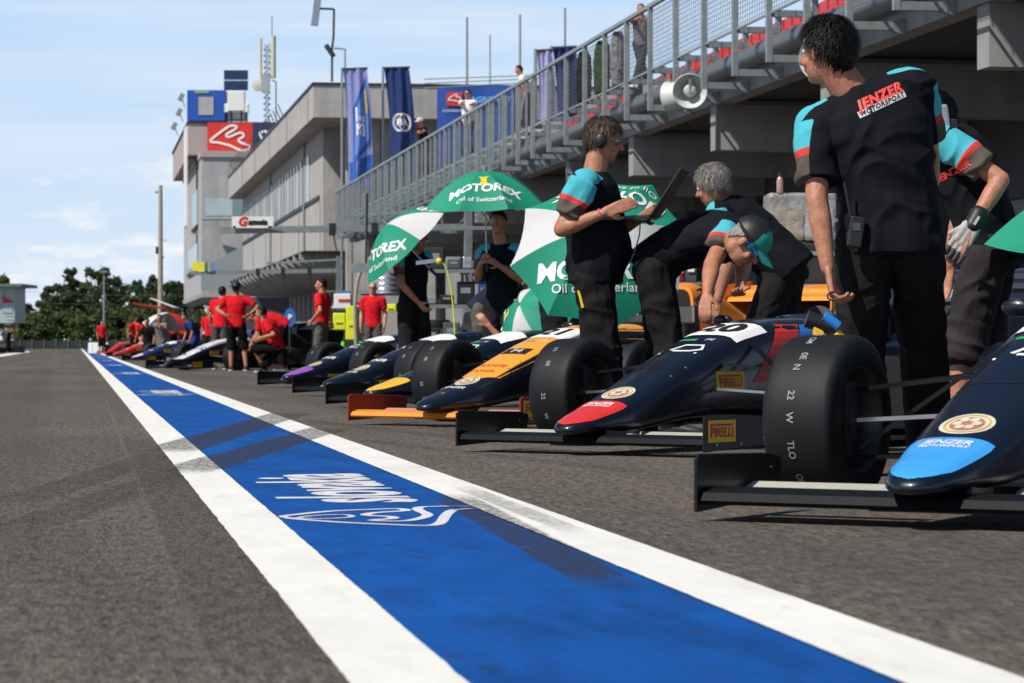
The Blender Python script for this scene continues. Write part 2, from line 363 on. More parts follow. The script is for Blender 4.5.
def strip(name, x0, x1, m, z=.004, y0=-5, y1=YE, rag=0):
    def ed(y, s_): return rag * (noise.noise(Vector((y * 4.5, s_, 0))) * .8 + noise.noise(Vector((y * 17, s_, 3))) * .7 + noise.noise(Vector((y * 60, s_, 5))) * .5)
    def pf(u, v):
        y = y0 + (y1 - y0) * v ** 2.6; return Vector((x0 + (x1 - x0) * u + (ed(y, x0 * 9) if u == 0 else ed(y, x1 * 9) if u == 1 else 0), y, z))
    b = MB(); b.grid(pf, 2, 2600 if rag else 60)
    tag(b.build(name, m, fix=False), kind='structure')
strip('white_line', .404, .580, paint_mat('line_white', (.80, .79, .74), (0, 1), .2, (.05, .05, .05), True), z=.008, rag=.0028)
strip('blue_strip', .565, 1.24, paint_mat('line_blue', (.004, .092, .39), (0, 1, 2, 3), .8))
strip('white_line', 1.227, 1.425, paint_mat('line_white_b', (.80, .79, .74), (0, 1, 2, 3), .24, (.05, .05, .05), True), z=.008, rag=.0028)
# circuit emblem painted on the blue strip, repeated down the lane
M_mark = paint_mat('mark_white', (.74, .74, .78), (0, 1, 2, 3), .5, (.02, .12, .42))
def marks(y_off, full):
    b = MB()
    # word running along the lane, letters' tops towards the left line
    v, f = text2d('slovakia', 1.0, bold=.03); xs = [p[0] for p in v]; ys = [p[1] for p in v]; wd = max(xs) - min(xs)
    y0, y1 = 9.02, 11.05
    b.add([Vector((.90 - (p[1]) * .60, y0 + (p[0] - min(xs)) / wd * (y1 - y0) + y_off, .006)) for p in v], f)
    tr = [(282, 519), (300, 516), (330, 513), (362, 511.5), (398, 510.5), (405, 512.5), (375, 514.5), (366, 517), (390, 518.5), (392, 520.5), (372, 522), (392, 523), (412, 522), (428, 517), (418, 511.5), (424, 508.5), (470, 508), (478, 510), (455, 511.5), (446, 517), (440, 525), (425, 527.5), (380, 526), (330, 523.5)]
    pts = smooth_poly([gp(*p) for p in tr], 3)
    v, f = ribbon2([(p.x, p.y) for p in pts], .034, True)
    b.add([Vector((max(.59, min(1.22, p[0])), p[1] + y_off, .006)) for p in v], f)
    inner = smooth_poly([gp(*p) for p in [(298, 519.5), (320, 517), (345, 516.5), (352, 518.5), (338, 520), (318, 520.5)]], 3)
    v, f = ribbon2([(p.x, p.y) for p in inner], .02, True); b.add([Vector((p[0], p[1] + y_off, .006)) for p in v], f)
    tag(b.build('painted_emblem', M_mark, fix=False), kind='structure')
for k in range(9): marks(20.5 * k, True)
# ------------------------------------------------------------------ grandstand over the garages
GX = 10.0; GB = 4.34; GY0, GY1 = 20.0, 104.0
gs = empty('grandstand', (GX, GY0, 0), label='long grey concrete grandstand over the open pit garages on the right', cat='grandstand')
def P(mb, name, m, parent, loc, **k):                # build in world metres, store relative to loc
    l = Vector(loc); mb.v = [p - l for p in mb.v]; return mb.build(name, m, parent, **k)
L0 = gs.location
P(MB().bb((GX, GY0, GB), (GX + .3, GY1, GB + .5)), 'fascia', M_fascia, gs, L0)
P(MB().bb((GX + .302, GY0, GB + .1), (GX + 7, GY1, GB + .498)), 'deck_slab', M_concd, gs, L0)
P(MB().bb((GX + .0, GY0, GB + .56), (GX + .5, GY1, GB + .62)), 'deck_edge', M_conc, gs, L0)
P(MB().bb((GX + .05, GY0, GB + .622), (GX + 1.198, GY1, GB + .64)), 'deck_floor', M_concd, gs, L0)

P(MB().bb((GX + 1.2, GY0, GB + .62), (GX + 2.0, GY1, GB + .98)), 'tier', M_conc2, gs, L0)
P(MB().bb((GX + 2.002, GY0, GB + .62), (GX + 7, GY1, GB + 1.36)), 'tier', M_conc2, gs, L0)
P(MB().tube((GX - .19, GY0, GB + .42), (GX - .19, GY1, GB + .42), .15, n=16), 'gutter_pipe', M_dark if 0 else mat('gutter_zinc', (.20, .22, .24), .45, metal=.4), gs, L0, smooth=True)
# garages below
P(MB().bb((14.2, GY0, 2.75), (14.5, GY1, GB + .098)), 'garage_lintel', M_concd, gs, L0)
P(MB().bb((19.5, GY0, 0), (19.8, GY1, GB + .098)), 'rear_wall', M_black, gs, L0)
ys = [31.2 * CT - 10 * ST * 0 + i * 6.75 - 13.5 for i in range(14)]
ys = [lane_y(985, 10) + i * 6.75 - 6.75 for i in range(13)]
for y in ys:
    if y < GY1 - .6 and y > GY0:
        P(MB().bb((GX + .05, y, 3.62), (14.198, y + .42, GB - .003)), 'cross_beam', M_fascia, gs, L0)
        P(MB().bb((14.0, y - .1, 0), (14.6, y + .52, 3.617)), 'column', M_concd, gs, L0); P(MB().bb((11.6, y + .06, 0), (11.9, y + .36, 3.617)), 'column', M_concd, gs, L0)
for y in ys[:-1]:
    if y + 6.75 < GY1:
        mb = MB()
        for k in range(9): mb.bb((14.3, y + .55, 2.35 + k * .045), (14.36 , y + 6.6, 2.388 + k * .045))
        P(mb, 'roller_door', M_galv if 0 else mat('door_grey', (.20, .21, .23), .5), gs, L0)
P(MB().bb((GX + .02, lane_y(545, 10), GB + .642), (GX + .5, GY1, GB + 1.08)), 'standing_step', M_conc2, gs, L0)
yw = lane_y(641, 10.15); P(MB().bb((GX + .02, yw - .4, GB + .642), (GX + .4, yw + .4, GB + .88)), 'standing_step', M_conc2, gs, L0)
# seats: the 94 nearest as parts, the back row as one
def seat_mb(c):
    s = MB(); s.bb((c[0], c[1] - .21, c[2]), (c[0] + .38, c[1] + .21, c[2] + .04)); s.bb((c[0] + .36, c[1] - .21, c[2] + .04), (c[0] + .40, c[1] + .21, c[2] + .36)); s.bb((c[0] + .1, c[1] - .15, c[2] - .12), (c[0] + .3, c[1] + .15, c[2])); return s
M_seat = mat('seat_red', (.55, .025, .02), .4, var=.2)
s0 = seat_mb((0, 0, 0)).build('seat', M_seat, gs, bevel=0)
first = True
for k in range(94):
    o = s0 if first else s0.copy()
    if not first: COL.objects.link(o); o.parent = gs
    first = False
    o.location = Vector((GX + .45, 30 + k * .52, GB + .86)) - L0
mb = MB()
for k in range(140):
    q = seat_mb((GX + 1.3, 30 + k * .52, GB + 1.22)); mb.add(q.v, q.f)
tag(P(mb, 'seat_row', M_seat, gs, L0), kind='stuff')
# railing on brackets
rx = 9.3
rl = empty('railing', (rx, 30, 4.4), label='galvanised mesh railing on stepped brackets along the grandstand edge', cat='railing')
L1 = rl.location; RT = 6.08
P(MB().bar((rx, GY0, RT), (rx, GY1 - 2, RT), .075, .06), 'handrail', M_galv, rl, L1)
P(MB().bar((rx + .02, GY0, RT - 1.05), (rx + .02, GY1 - 2, RT - 1.05), .03, .03), 'bottom_rail', M_galv, rl, L1)
y = lane_y(735, rx) - 2.0 * 9
while y < GY1 - 2:
    if y > 22:
        mb = MB(); mb.bb((rx - .04, y - .042, 4.36), (rx + .04, y + .042, RT - .031))
        mb.bb((rx + .052, y - .05, 4.36), (rx + .52, y + .05, 4.46))
        mb.poly([(rx + .521, y - .07, 4.46), (rx + .698, y - .07, 4.52), (rx + .698, y - .07, 4.31), (rx + .64, y - .07, 4.31), (rx + .521, y - .07, 4.36)], (0, .14, 0))
        mb.bb((rx + .052, y - .05, 4.98), (rx + .60, y + .05, 5.07))
        mb.bb((rx + .602, y - .045, 4.96), (rx + .68, y + .045, 5.30))
        P(mb, 'post', M_galv, rl, L1)
    y += 2.0
y = 57.0
while y < GY1 - 2.2: P(MB().bb((rx - .02, y - .03, 4.6), (rx + .02, y + .03, RT - .036)), 'baluster', M_galv, rl, L1); y += .95
mb = MB(); y = 24.0
while y < GY1 - 2: mb.bb((rx + .047, y, RT - 1.02), (rx + .053, y + .007, RT - .05)); y += .14
for k in range(13): zz = RT - .98 + k * .075; mb.bb((rx + .0535, 24, zz), (rx + .0595, GY1 - 2, zz + .006))
P(mb, 'mesh_panel', mat('mesh_wire', (.12, .13, .14), .5), rl, L1)
mb = MB()
for k in range(5): zz = RT - 1.2 - k * .13; mb.bb((rx + .01, 62, zz), (rx + .02, GY1 - 2, zz + .015))
y = 62.0
while y < GY1 - 2: mb.bb((rx + .021, y, RT - 1.75), (rx + .031, y + .02, RT - 1.08)); y += .33
P(mb, 'lower_mesh_panel', M_galv, rl, L1)
# horn loudspeakers
def horn(px, py, z, dirv, r, lab, deep):
    p = at(px, py, z); e = empty('horn_loudspeaker', p, label=lab, cat='loudspeaker', group='horn loudspeakers under the railing')
    d = Vector(dirv).normalized(); M_h = mat('horn_grey', (.55, .58, .56), .45, var=.08)
    mb = MB(); mb.lathe([(r * .30, -deep * 1.2), (r * .70, -deep * 1.1), (r * .86, -deep * .6), (r * .95, -.06), (r * 1.03, 0), (r, .015), (r * .93, 0), (r * .6, -deep * .35), (r * .2, -deep * .6), (.005, -deep * .62)], (0, 0, 0), d, 28); mb.build('bell', M_h, e, smooth=True)
    MB().lathe([(.02, -deep * .6), (r * .32, -deep * .5), (r * .38, -deep * .1), (r * .3, 0), (.005, .02)], (0, 0, 0), d, 20).build('throat', M_h, e, smooth=True)
    MB().lathe([(.005, -deep * 1.2), (r * .42, -deep * 1.2), (r * .45, -deep * .92), (.005, -deep * .9)], (0, 0, 0), d, 20).build('driver', M_h, e, smooth=True)
    MB().bb((-.02, -.02, 0), (.02, .02, .3)).build('bracket', M_galv, e)
horn(690, 91, 42.5, (-.22, -1, -.16), .26, 'horn loudspeaker facing the camera, its round mouth open', .36)
horn(669, 98, 43.2, (-.75, .65, -.12), .25, 'horn loudspeaker turned side on, left of its twin', .36)
horn(583, 143 - 3, 57, (-1, -.4, -.1), .2, 'small horn loudspeaker far along the stand, nearest the orange-haired crowd', .3) if 0 else None
horn(819, 58, 34.5, (-.8, -.9, -.1), .27, 'horn loudspeaker mostly hidden behind the mechanic with dark hair', .36)
# ------------------------------------------------------------------ pit building with window band
pb_y0 = lane_y(323, 10); pb_y1 = lane_y(243, 10)
pb = empty('pit_building', (10, pb_y0, 0), label='two storey beige pit building with long window band and thick overhanging roof slab', cat='building'); L2 = pb.location
P(MB().bb((10, pb_y0, 4.4), (24, pb_y1, 9.448)), 'wall', M_conc, pb, L2)
P(MB().bb((9.15, pb_y0 - 5.5, 9.45), (24.5, pb_y1 + .5, 10.72)), 'roof_slab', M_conc, pb, L2)
P(MB().bb((9.10, pb_y0 - 5.55, 10.722), (24.6, pb_y1 + .6, 10.82)), 'roof_edge', M_dark, pb, L2)
P(MB().bb((10.6, pb_y0 - 4, 0), (18.5, pb_y0 - 3.5, 9.448)), 'end_wall', M_conc, pb, L2)
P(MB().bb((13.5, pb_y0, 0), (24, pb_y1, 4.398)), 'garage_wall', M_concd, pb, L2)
for k_ in range(5):
    yj = pb_y0 + 1.2 + k_ * (pb_y1 - pb_y0) / 5
    P(MB().bb((9.985, yj, 4.42), (9.999, yj + .1, 6.5)), 'joint', M_concd, pb, L2); P(MB().bb((9.135, yj - 4, 9.46), (9.149, yj - 3.92, 10.70)), 'joint', M_concd, pb, L2)
for yj in (pb_y0 + 9, pb_y0 + 31): P(MB().tube((9.93, yj, 4.4), (9.93, yj, 9.44), .06), 'downpipe', M_galv, pb, L2)
for k_ in range(7): P(MB().bb((10.8 + k_ * 1.15, pb_y0 - 4.012, .3), (10.83 + k_ * 1.15, pb_y0 - 4.001, 9.4)), 'joint', M_concd, pb, L2)
P(MB().bb((9.93, pb_y0 + 1.5, 6.62), (9.998, pb_y1, 6.76)), 'sill', M_dark, pb, L2)
wy0 = lane_y(310, 10); n = 26; st = (pb_y1 - 1 - wy0) / n
for k in range(n):
    y = wy0 + k * st
    w1 = P(MB().bb((9.94, y + .1, 6.78), (9.998, y + st - .35, 8.75)), 'window', M_glass if k % 3 else M_glass2, pb, L2)
    P(MB().bb((9.90, y + st - .34, 6.78), (9.998, y + st + .08, 8.75)), 'mullion', M_conc2, pb, L2)
y = pb_y0 + 2
while y < pb_y1:
    P(MB().poly([(9.2, y, 4.35), (10.0, y, 4.35), (13.4, y, 4.35), (13.4, y, 3.4), (10.2, y, 3.5), (9.2, y, 4.1)], (0, .4, 0)), 'bracket_fin', M_conc, pb, L2)
    P(MB().bb((12.9, y, 0), (13.5, y + .5, 3.4)), 'pier', M_conc2, pb, L2)
    y += 3.4
# canopy over the near garages at that end, wedge shadows
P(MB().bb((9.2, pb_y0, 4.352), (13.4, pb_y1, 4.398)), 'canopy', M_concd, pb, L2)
# the big grey frame on the end wall and pipes
ew = pb_y0 - 4
mb = MB()
for a, c in (((372, 90), (372, 180)), ((431, 90), (431, 180)), ((372, 90), (431, 90))):
    za = zdep((11, ew)); mb.bar(at(a[0], a[1], za + .3) , at(c[0], c[1], za + .3), .12, .12)
P(mb, 'wall_frame', mat('frame_grey', (.16, .17, .17), .6), pb, L2)
# roof posts of safety wire
mb = MB(); y = pb_y0 + 12
while y < pb_y1 - 3: mb.bar((9.25, y, 10.82), (9.0, y + .1, 11.45), .04, .04); y += 1.7
tag(P(mb, 'roof_spikes', M_dark, pb, L2), kind='stuff')
# ------------------------------------------------------------------ control tower
ty0 = lane_y(201.7, 9); ty1 = lane_y(184, 9)
tw = empty('control_tower', (9, ty0, 0), label='tall far control tower block with red circuit sign on its top storey', cat='building'); L3 = tw.location
P(MB().bb((9, ty0, 4), (30, ty1, 14.3)), 'wall', M_conc2, tw, L3)
P(MB().bb((8.9, ty0 - .15, 14.3), (30, ty1 + .1, 14.75)), 'cornice', mat('concrete_pink', (.42, .36, .35), .85, var=.1), tw, L3)
P(MB().bb((12, ty0, 0), (30, ty1, 3.998)), 'garage_wall', M_concd, tw, L3)
y = ty0 + 1
while y < ty1: P(MB().poly([(8.85, y, 4.3), (9.8, y, 4.3), (9.8, y, 3.7), (9.3, y, 3.75), (8.85, y, 4.1)], (0, .5, 0)), 'bracket_fin', M_conc2, tw, L3); y += 4
uy0 = lane_y(188.4, 8.2); uy1 = lane_y(173, 8.2)
M_cp = MATS['concrete_pink']
P(MB().bb((8.2, uy0, 14.752), (30, uy1, 17.1)), 'top_storey', M_cp, tw, L3)
P(MB().bb((8.1, uy0 - .1, 17.102), (30, uy1, 17.25)), 'roof_edge', M_dark, tw, L3)
P(MB().bb((8.05, uy0 + 1.5, 9.5), (8.195, uy0 + 5, 17)), 'white_panel', M_white, tw, L3)
for (ya, yb, za, zb) in ((6, 15, 9.6, 12.3), (6, 24, 6.3, 8.2)):
    wn = P(MB().bb((8.93, ty0 + ya, za), (8.998, ty0 + yb, zb)), 'window', M_glass, tw, L3)
    P(MB().bb((8.85, ty0 + ya - .3, za - .25), (8.998, ty0 + yb + .3, za - .02)), 'sill', M_dark, tw, L3)
# balcony with glass screens on the near face, stair ramp of glass below
zt = zdep((10, ty0))
def tp(px, py, d=0): return at(px, py, zt + d)
P(MB().bar(tp(202, 218, -2), tp(246, 218, -2), 2.0, .25), 'balcony_slab', M_conc2, tw, L3)
P(MB().poly([tp(205, 217, -3), tp(232, 217, -3), tp(232, 198, -3), tp(205, 198, -3)], (0, .06, 0)), 'balcony_glass', M_glass2, tw, L3)
P(MB().poly([tp(232.5, 217, -3.1), tp(244, 217, -3.1), tp(244, 197, -3.1), tp(232.5, 197, -3.1)], (0, .06, 0)), 'balcony_glass', mat('green_glass', (.16, .26, .24), .2), tw, L3)
P(MB().poly([tp(201, 290, -3), tp(244, 290, -3), tp(244, 245, -3), tp(213, 262, -3), tp(201, 268, -3)], (0, .2, 0)), 'stair_screen', mat('screen_grey', (.25, .28, .29), .35), tw, L3)
# red and navy sign with the circuit outline
zs = zdep((9, uy0)) - .35
def sp(px, py, d=0): return at(px, py, zs + d)
sg = empty('roof_sign', sp(207, 152), label='long red and navy sign with white circuit outline on the control tower', cat='sign'); L4 = sg.location
P(MB().poly([sp(207.5, 152), sp(252.5, 152), sp(252.5, 122.5), sp(207.5, 122.5)], (0, .2, 0)), 'red_panel', M_red, sg, L4)
P(MB().poly([sp(252.7, 152), sp(290, 152), sp(290, 122.5), sp(252.7, 122.5)], (0, .2, 0)), 'navy_panel', M_navy, sg, L4)
crv = [(210, 141), (222, 131), (231, 125.5), (237, 127), (232, 131), (226, 134.5), (229, 137), (240, 132.5), (244, 136), (238, 140), (243, 143.5), (249, 145.5), (248, 149.5), (240, 150), (230, 145.5), (218, 142.5)]
pts = smooth_poly([sp(*p, -.04) for p in crv], 3)
mb = MB()
for i in range(len(pts)): mb.bar(pts[i], pts[(i + 1) % len(pts)], .05, .16)
P(mb, 'circuit_outline', M_white, sg, L4)
v, f = text2d('SLOVAKIARING', 1.0, bold=.03)
o = text_flat('SLOVAKIA', 2.3, sp(257, 142, -.05) - L4, (CT, -ST, 0), (0, 0, 1), M_white, sg, align='LEFT')
# ------------------------------------------------------------------ things on the tower roof
zr = zs + 4
def rp(px, py, d=0): return at(px, py, zr + d)
c0 = rp(206, 121); e = empty('site_container', c0, rz=-TH, label='blue site container with pale panel on the tower roof', cat='container')
s = zr / F
MB().box((0, 1.2, 15.5 * s), (38 * s, 2.4, 31 * s)).build('body', mat('container_blue', (.01, .09, .42), .5, var=.12), e, bevel=.03)
MB().box((0, -.03, 15 * s), (15 * s, .06, 18 * s)).build('door', M_conc, e)
MB().box((-4 * s, -.03, 29 * s), (14 * s, .06, 2 * s)).build('name_plate', mat('plate_green', (.4, .45, .08), .5), e)
c0 = rp(236, 121); e = empty('floodlight_rack', c0, rz=-TH, label='dark panel on white equipment boxes on the tower roof', cat='equipment')
mb = MB()
for i in range(2): mb.box((0, 0, (35.5 + 10.5 * i) * s), (24 * s, .15, 9.6 * s))
mb.build('panel', mat('panel_blue', (.012, .03, .10), .3), e)
mb = MB(); mb.box((0, .3, 20 * s), (17 * s, .8, 20 * s)); mb.box((-9 * s, .2, 13 * s), (5 * s, .5, 9 * s)); mb.box((10 * s, .2, 13 * s), (5 * s, .5, 9 * s)); mb.box((0, .6, 5 * s), (22 * s, .4, 9 * s)); mb.build('cabinet', M_white, e, bevel=.05)
mb = MB()
for x in (-10, -5, 5, 10): mb.tube((x * s, .2, -.2), (x * s, .2, 12 * s), .06)
mb.bar((-10.5 * s, .2, 1 * s), (10.5 * s, .2, 1 * s), .14, .14)
mb.build('support', M_dark, e)
c0 = rp(267, 122); e = empty('antenna_mast', c0, rz=-TH, label='lattice telecom mast with tall cream antennas on the tower roof', cat='mast')
mb = MB(); hw = 3.2 * s; H = 86 * s
for sx in (-1, 1):
    for sy in (-1, 1): mb.bar((sx * hw, sy * hw, 0), (sx * hw, sy * hw, H - 4 * s), .06, .06)
k = 0; zz = 0
while zz < H - 8 * s:
    for sy in (-1, 1): mb.bar((-hw, sy * hw, zz), (hw, sy * hw, zz + 6 * s), .04, .04); mb.bar((hw, sy * hw, zz), (-hw, sy * hw, zz + 6 * s), .04, .04); mb.bar((-hw, sy * hw, zz), (hw, sy * hw, zz), .04, .04)
    zz += 6 * s
mb.build('lattice', mat('mast_steel', (.15, .18, .22), .5), e)
M_cream = mat('antenna_cream', (.62, .6, .48), .5, var=.05)
MB().lathe([(.01, 43 * s), (1.6 * s, 43 * s), (1.6 * s, 84 * s), (.01, 84 * s)], (-6.5 * s, 0, 0), (0, 0, 1)).build('antenna', M_cream, e, smooth=True)
MB().lathe([(.01, 44 * s), (3 * s, 44 * s), (3 * s, 86 * s), (.01, 86 * s)], (6 * s, 0, 0), (0, 0, 1)).build('antenna', M_cream, e, smooth=True)
MB().lathe([(.01, -.25), (5.2 * s, -.2), (5.2 * s, .2), (.01, .25)], (-9 * s, -.3, 36 * s), (0, 1, 0)).build('dish', M_cream, e, smooth=True)
MB().box((-1 * s, -.4, 38 * s), (8 * s, .5, 18 * s)).build('radio_box', mat('box_grey', (.35, .38, .42), .5), e)
MB().tube((5 * s, 0, 84 * s), (5 * s, 0, 106 * s), .03).build('whip', M_dark, e)
c0 = rp(276, 122); e = empty('hook_pole', c0, rz=-TH, label='thin bent pole beside the telecom mast', cat='pole')
mb = MB(); mb.path([(0, 0, 0), (0, 0, 40 * s), (-4 * s, 0, 42 * s)], .05).build('pole', M_galv, e)
for i, (px, py) in enumerate(((181, 97), (179, 112), (174, 126))):
    c0 = rp(px + 4, py + 6, 4); e = empty('roof_lamp', c0, rz=-TH, label=['topmost roof lamp left of the blue container', 'middle roof lamp left of the blue container', 'lowest roof lamp at the tower corner'][i], cat='lamp', group='lamps at the tower roof corner')
    MB().box((-4 * s, 0, 6 * s), (4 * s, .3, 8 * s), Matrix.Rotation(.5, 3, 'Y')).build('head', M_galv, e); MB().bar((0, 0, -.3), (-3 * s, 0, 4 * s), .07, .07).build('arm', M_galv, e)
# ------------------------------------------------------------------ things on the pit building roof
zq = zdep((10, pb_y0 - 6)) + 1
def qp(px, py, d=0): return at(px, py, zq + d)
s = zq / F
e = empty('lamp_mast', qp(332, 79), rz=-TH, label='tall roof mast with two tilted floodlights above the pit building', cat='mast')
mb = MB(); mb.path([(0, 0, -.1), (0, 0, 30 * s), (1.5 * s, 0, 42 * s), (2 * s, 0, 70 * s), (-13 * s, 0, 70.5 * s)], .045); mb.build('pole', M_dark, e)
MB().box((-16 * s, 0, 67 * s), (7 * s, .25, 27 * s), Matrix.Rotation(.12, 3, 'Y')).build('floodlight', mat('lamp_head', (.22, .27, .33), .4), e)
MB().box((-19.6 * s, 0, 67 * s), (1.2 * s, .27, 27 * s), Matrix.Rotation(.12, 3, 'Y')).build('lamp_face', M_white, e)
MB().box((-2 * s, -.1, 28 * s), (5 * s, .3, 14 * s), Matrix.Rotation(-.6, 3, 'Y')).build('floodlight', M_dark, e, bevel=.03)
e = empty('camera_pole', qp(345, 79), rz=-TH, label='short bracket pole beside the roof lamp mast', cat='pole')
MB().path([(0, 0, 0), (0, 0, 30 * s), (-11 * s, 0, 31 * s)], .035).build('pole', M_galv, e)
for i, (px, yt) in enumerate(((467, 18), (490, 34), (520, 13), (565, 6))):
    e = empty('flag_mast', qp(px, 85, 8 if i else 4), rz=-TH, label=['thick bare mast rising behind the white-shirted spectator', 'thinnest bare mast, second from the left behind the stand', 'bare mast third from the left behind the stand', 'bare mast rightmost of the four behind the stand'][i], cat='mast', group='bare masts behind the grandstand')
    MB().tube((0, 0, -9), (0, 0, (85 - yt) * s * 1.05), .07 if i != 1 else .04, .045 if i != 1 else .03).build('pole', mat('mast_grey', (.25, .28, .3), .5), e)
# flags and banner
def flag(px0, px1, pyt, pyb, z, m, lab, decal, lean=0.0):
    o = at(px0, pyt, z); e = empty('flag', o, rz=-TH, label=lab, cat='flag', group='tall vertical flags beside the stand'); s = z / F
    W = (px1 - px0) * s; Hh = (pyb - pyt) * s
    def Pf(u, v):
        rp_ = .12 * math.sin(u * 7 + v * 3) * (.3 + v) + .05 * math.sin(u * 17 + v * 5)
        return Vector((u * W + v * lean + .06 * W * math.sin(v * 4), rp_, -v * Hh))
    b = MB(); b.grid(Pf, 24, 40); c = b.build('cloth', m, e, smooth=True, fix=False)
    MB().tube((-.03, 0, .0), (W + .03, 0, .03), .04).build('top_bar', M_dark, e)
    MB().tube((-.04, 0, .05), (-.04, 0, -Hh - 4), .045).build('pole', M_galv, e)
    decal(e, c, W, Hh, Pf); return e
M_lav = mat('flag_lavender', (.34, .37, .72), .7, var=.1, trans=.35); M_fn = mat('flag_navy', (.012, .035, .16), .7, var=.1, trans=.2)
M_fb = mat('emblem_blue', (.02, .10, .40), .7); M_gold = mat('gold_print', (.5, .42, .08), .6)
def dec1(e, c, W, H, Pf):
    def sh(pts, m, off):
        v, f = grid2(lambda a, b_: (pts[0][0] * (1 - a) * (1 - b_) + pts[1][0] * a * (1 - b_) + pts[2][0] * a * b_ + pts[3][0] * (1 - a) * b_, pts[0][1] * (1 - a) * (1 - b_) + pts[1][1] * a * (1 - b_) + pts[2][1] * a * b_ + pts[3][1] * (1 - a) * b_), 12, 24)
        b = MB(); b.add([Pf(x, y) + Vector((0, -off, 0)) for x, y in v], f); b.build('emblem', m, e, fix=False)
    sh([(.25, .33), (.9, .06), (.95, .62), (.2, .80)], M_fb, .01); sh([(.33, .37), (.85, .14), (.88, .58), (.28, .73)], M_lav if 0 else mat('emblem_light', (.10, .22, .6), .7), .02)
    v, f = text2d('ESET', .62, bold=.02); b = MB(); b.add([Pf(.56 - y * .75, .44 - x * .19) + Vector((0, -.03, 0)) for x, y in v], f); b.build('lettering', M_white, e, fix=False)
    sh([(.78, .18), (.86, .16), (.86, .36), (.80, .38)], M_gold, .035)
    sh([(.0, .78), (1, .70), (1, 1), (0, 1)], M_fb, .006)
def dec2(e, c, W, H, Pf):
    v, f = text2d('FIA', .5, bold=.02); b = MB(); b.add([Pf(.5 + x * .62, .51 - y * .17) + Vector((0, -.03, 0)) for x, y in v], f)
    v, f = disc2(1, .9, 30); b.add([Pf(.5 + x * .33, .51 - y * .085) + Vector((0, -.03, 0)) for x, y in v], f)
    for sx in (-.12, .12):
        v, f = disc2(1, .9, 30); b.add([Pf(.5 + sx + x * .25, .51 - y * .085) + Vector((0, -.035, 0)) for x, y in v], f)
    b.build('lettering', M_white, e, fix=False)
def dec0(e, c, W, H, Pf): pass
flag(343, 367, 69, 190, zq - 7.5, M_lav, 'lavender flag with blue slanted emblem, leftmost of the tall flags', dec1, .25)
flag(384, 409, 68, 175, zq - 7, M_fn, 'navy flag with white round lettering beside the lavender flag', dec2, .3)
flag(537, 553, 51, 150, 72, mat('flag_pale', (.5, .5, .8), .7, trans=.3), 'pale lavender flag behind the stand railing', dec0, .1)
flag(553, 576, 48, 150, 73, M_fn, 'plain navy flag behind the stand railing', dec0, .15)
o = at(437, 168, zq - 2.6); s = (zq - 2.6) / F
e = empty('banner', o, rz=-TH, label='wide blue banner with red emblem box hung on the end wall', cat='banner')
b = MB(); b.grid(lambda u, v: Vector((u * 82 * s, -.05 * math.sin(u * 9) - .02, (83 - 3 + u * 3) * s * v)), 20, 8); b.build('cloth', mat('banner_blue', (.01, .07, .33), .6, var=.12), e, fix=False, smooth=True)
MB().poly([(9.5 * s, -.12, 62 * s), (25 * s, -.12, 62 * s), (25 * s, -.12, 76 * s), (9.5 * s, -.12, 75 * s)], (0, .03, 0)).build('red_box', M_red, e)
mb = MB(); q = smooth_poly([Vector((x * s, -.14, z * s)) for x, z in ((11, 68), (16, 72), (20, 73.5), (19, 70.5), (22, 71), (24, 67), (20, 66.5), (16, 67.5))], 3)
for i in range(len(q)): mb.bar(q[i], q[(i + 1) % len(q)], .02, .04)
mb.build('circuit_outline', M_white, e)
text_flat('SLOVAKIA RING', 3.6 * s, (18.5 * s, -.12, 57 * s), (1, 0, 0), (0, 0, 1), M_white, e)
text_flat('AGROFERT', 8.2 * s, (53 * s, -.12, 68 * s), (1, 0, 0), (0, 0, 1), mat('print_lightblue', (.15, .4, .8), .6), e, shear=.3, bold=.01)
# scaffolding tubes above that wall
e = empty('roof_pipe_rack', qp(430, 90, -1), rz=-TH, label='low pipe rack above the blue banner', cat='rack')
mb = MB(); s = zq / F
for k in range(3): mb.bar((-6 * s, .3, (3 + 4.2 * k) * s), (100 * s, .3, (8 + 3.6 * k) * s), .04, .04)
for k in range(9): mb.bar((k * 12 * s, .3, 0), (k * 12 * s, .3, 15 * s), .04, .04)
mb.build('pipe', M_galv, e)
# ------------------------------------------------------------------ pit gantries
def gantry(tip, z, px_post, X_end, sign, lab):
    a = at(tip[0], tip[1], z); e = empty('pit_gantry', (X_end, a.y, 0), label=lab, cat='gantry', group='overhead pit gantries'); l = e.location
    bpt = Vector((X_end, a.y - .2, a.z + .1))
    P(MB().bar(a, bpt, .12, .14), 'arm', M_galv, e, l)
    P(MB().bar(a + Vector((2.6, 0, .34)), bpt + Vector((0, 0, .38)), .07, .07), 'upper_tube', M_galv, e, l)
    k = 2.8
    while a.x + k < X_end: P(MB().bar(a + Vector((k, 0, .02)), a + Vector((k + .3, 0, .36)), .03, .03), 'brace', M_galv, e, l); k += 1.1
    P(MB().bar((X_end, a.y - .2, 0), (X_end, a.y - .2, bpt.z + .5), .16, .16, (0, 1, 0)), 'post', mat('post_grey', (.18, .2, .21), .5), e, l)
    mb = MB()
    for k in (.45, .62, .8):
        q = a.lerp(bpt, k); mb = MB(); mb.bb((q.x - .07, q.y - .07, q.z - .14), (q.x + .07, q.y + .07, q.z + .12)); mb.path([q, q + Vector((.1, 0, -.5))], .015); P(mb, 'hose_reel', M_dark, e, l)
    return a
a1 = gantry((220, 230.5), 59.6, 467, 8.3, 1, 'nearer overhead gantry carrying the white sign with the red letter G')
a2 = gantry((191, 273), 96, 320, 8.9, 1, 'farther overhead gantry carrying the small yellow sign')
gantry((352, 268), 44, 0, 8.2, 1, 'short overhead gantry behind the left umbrella')
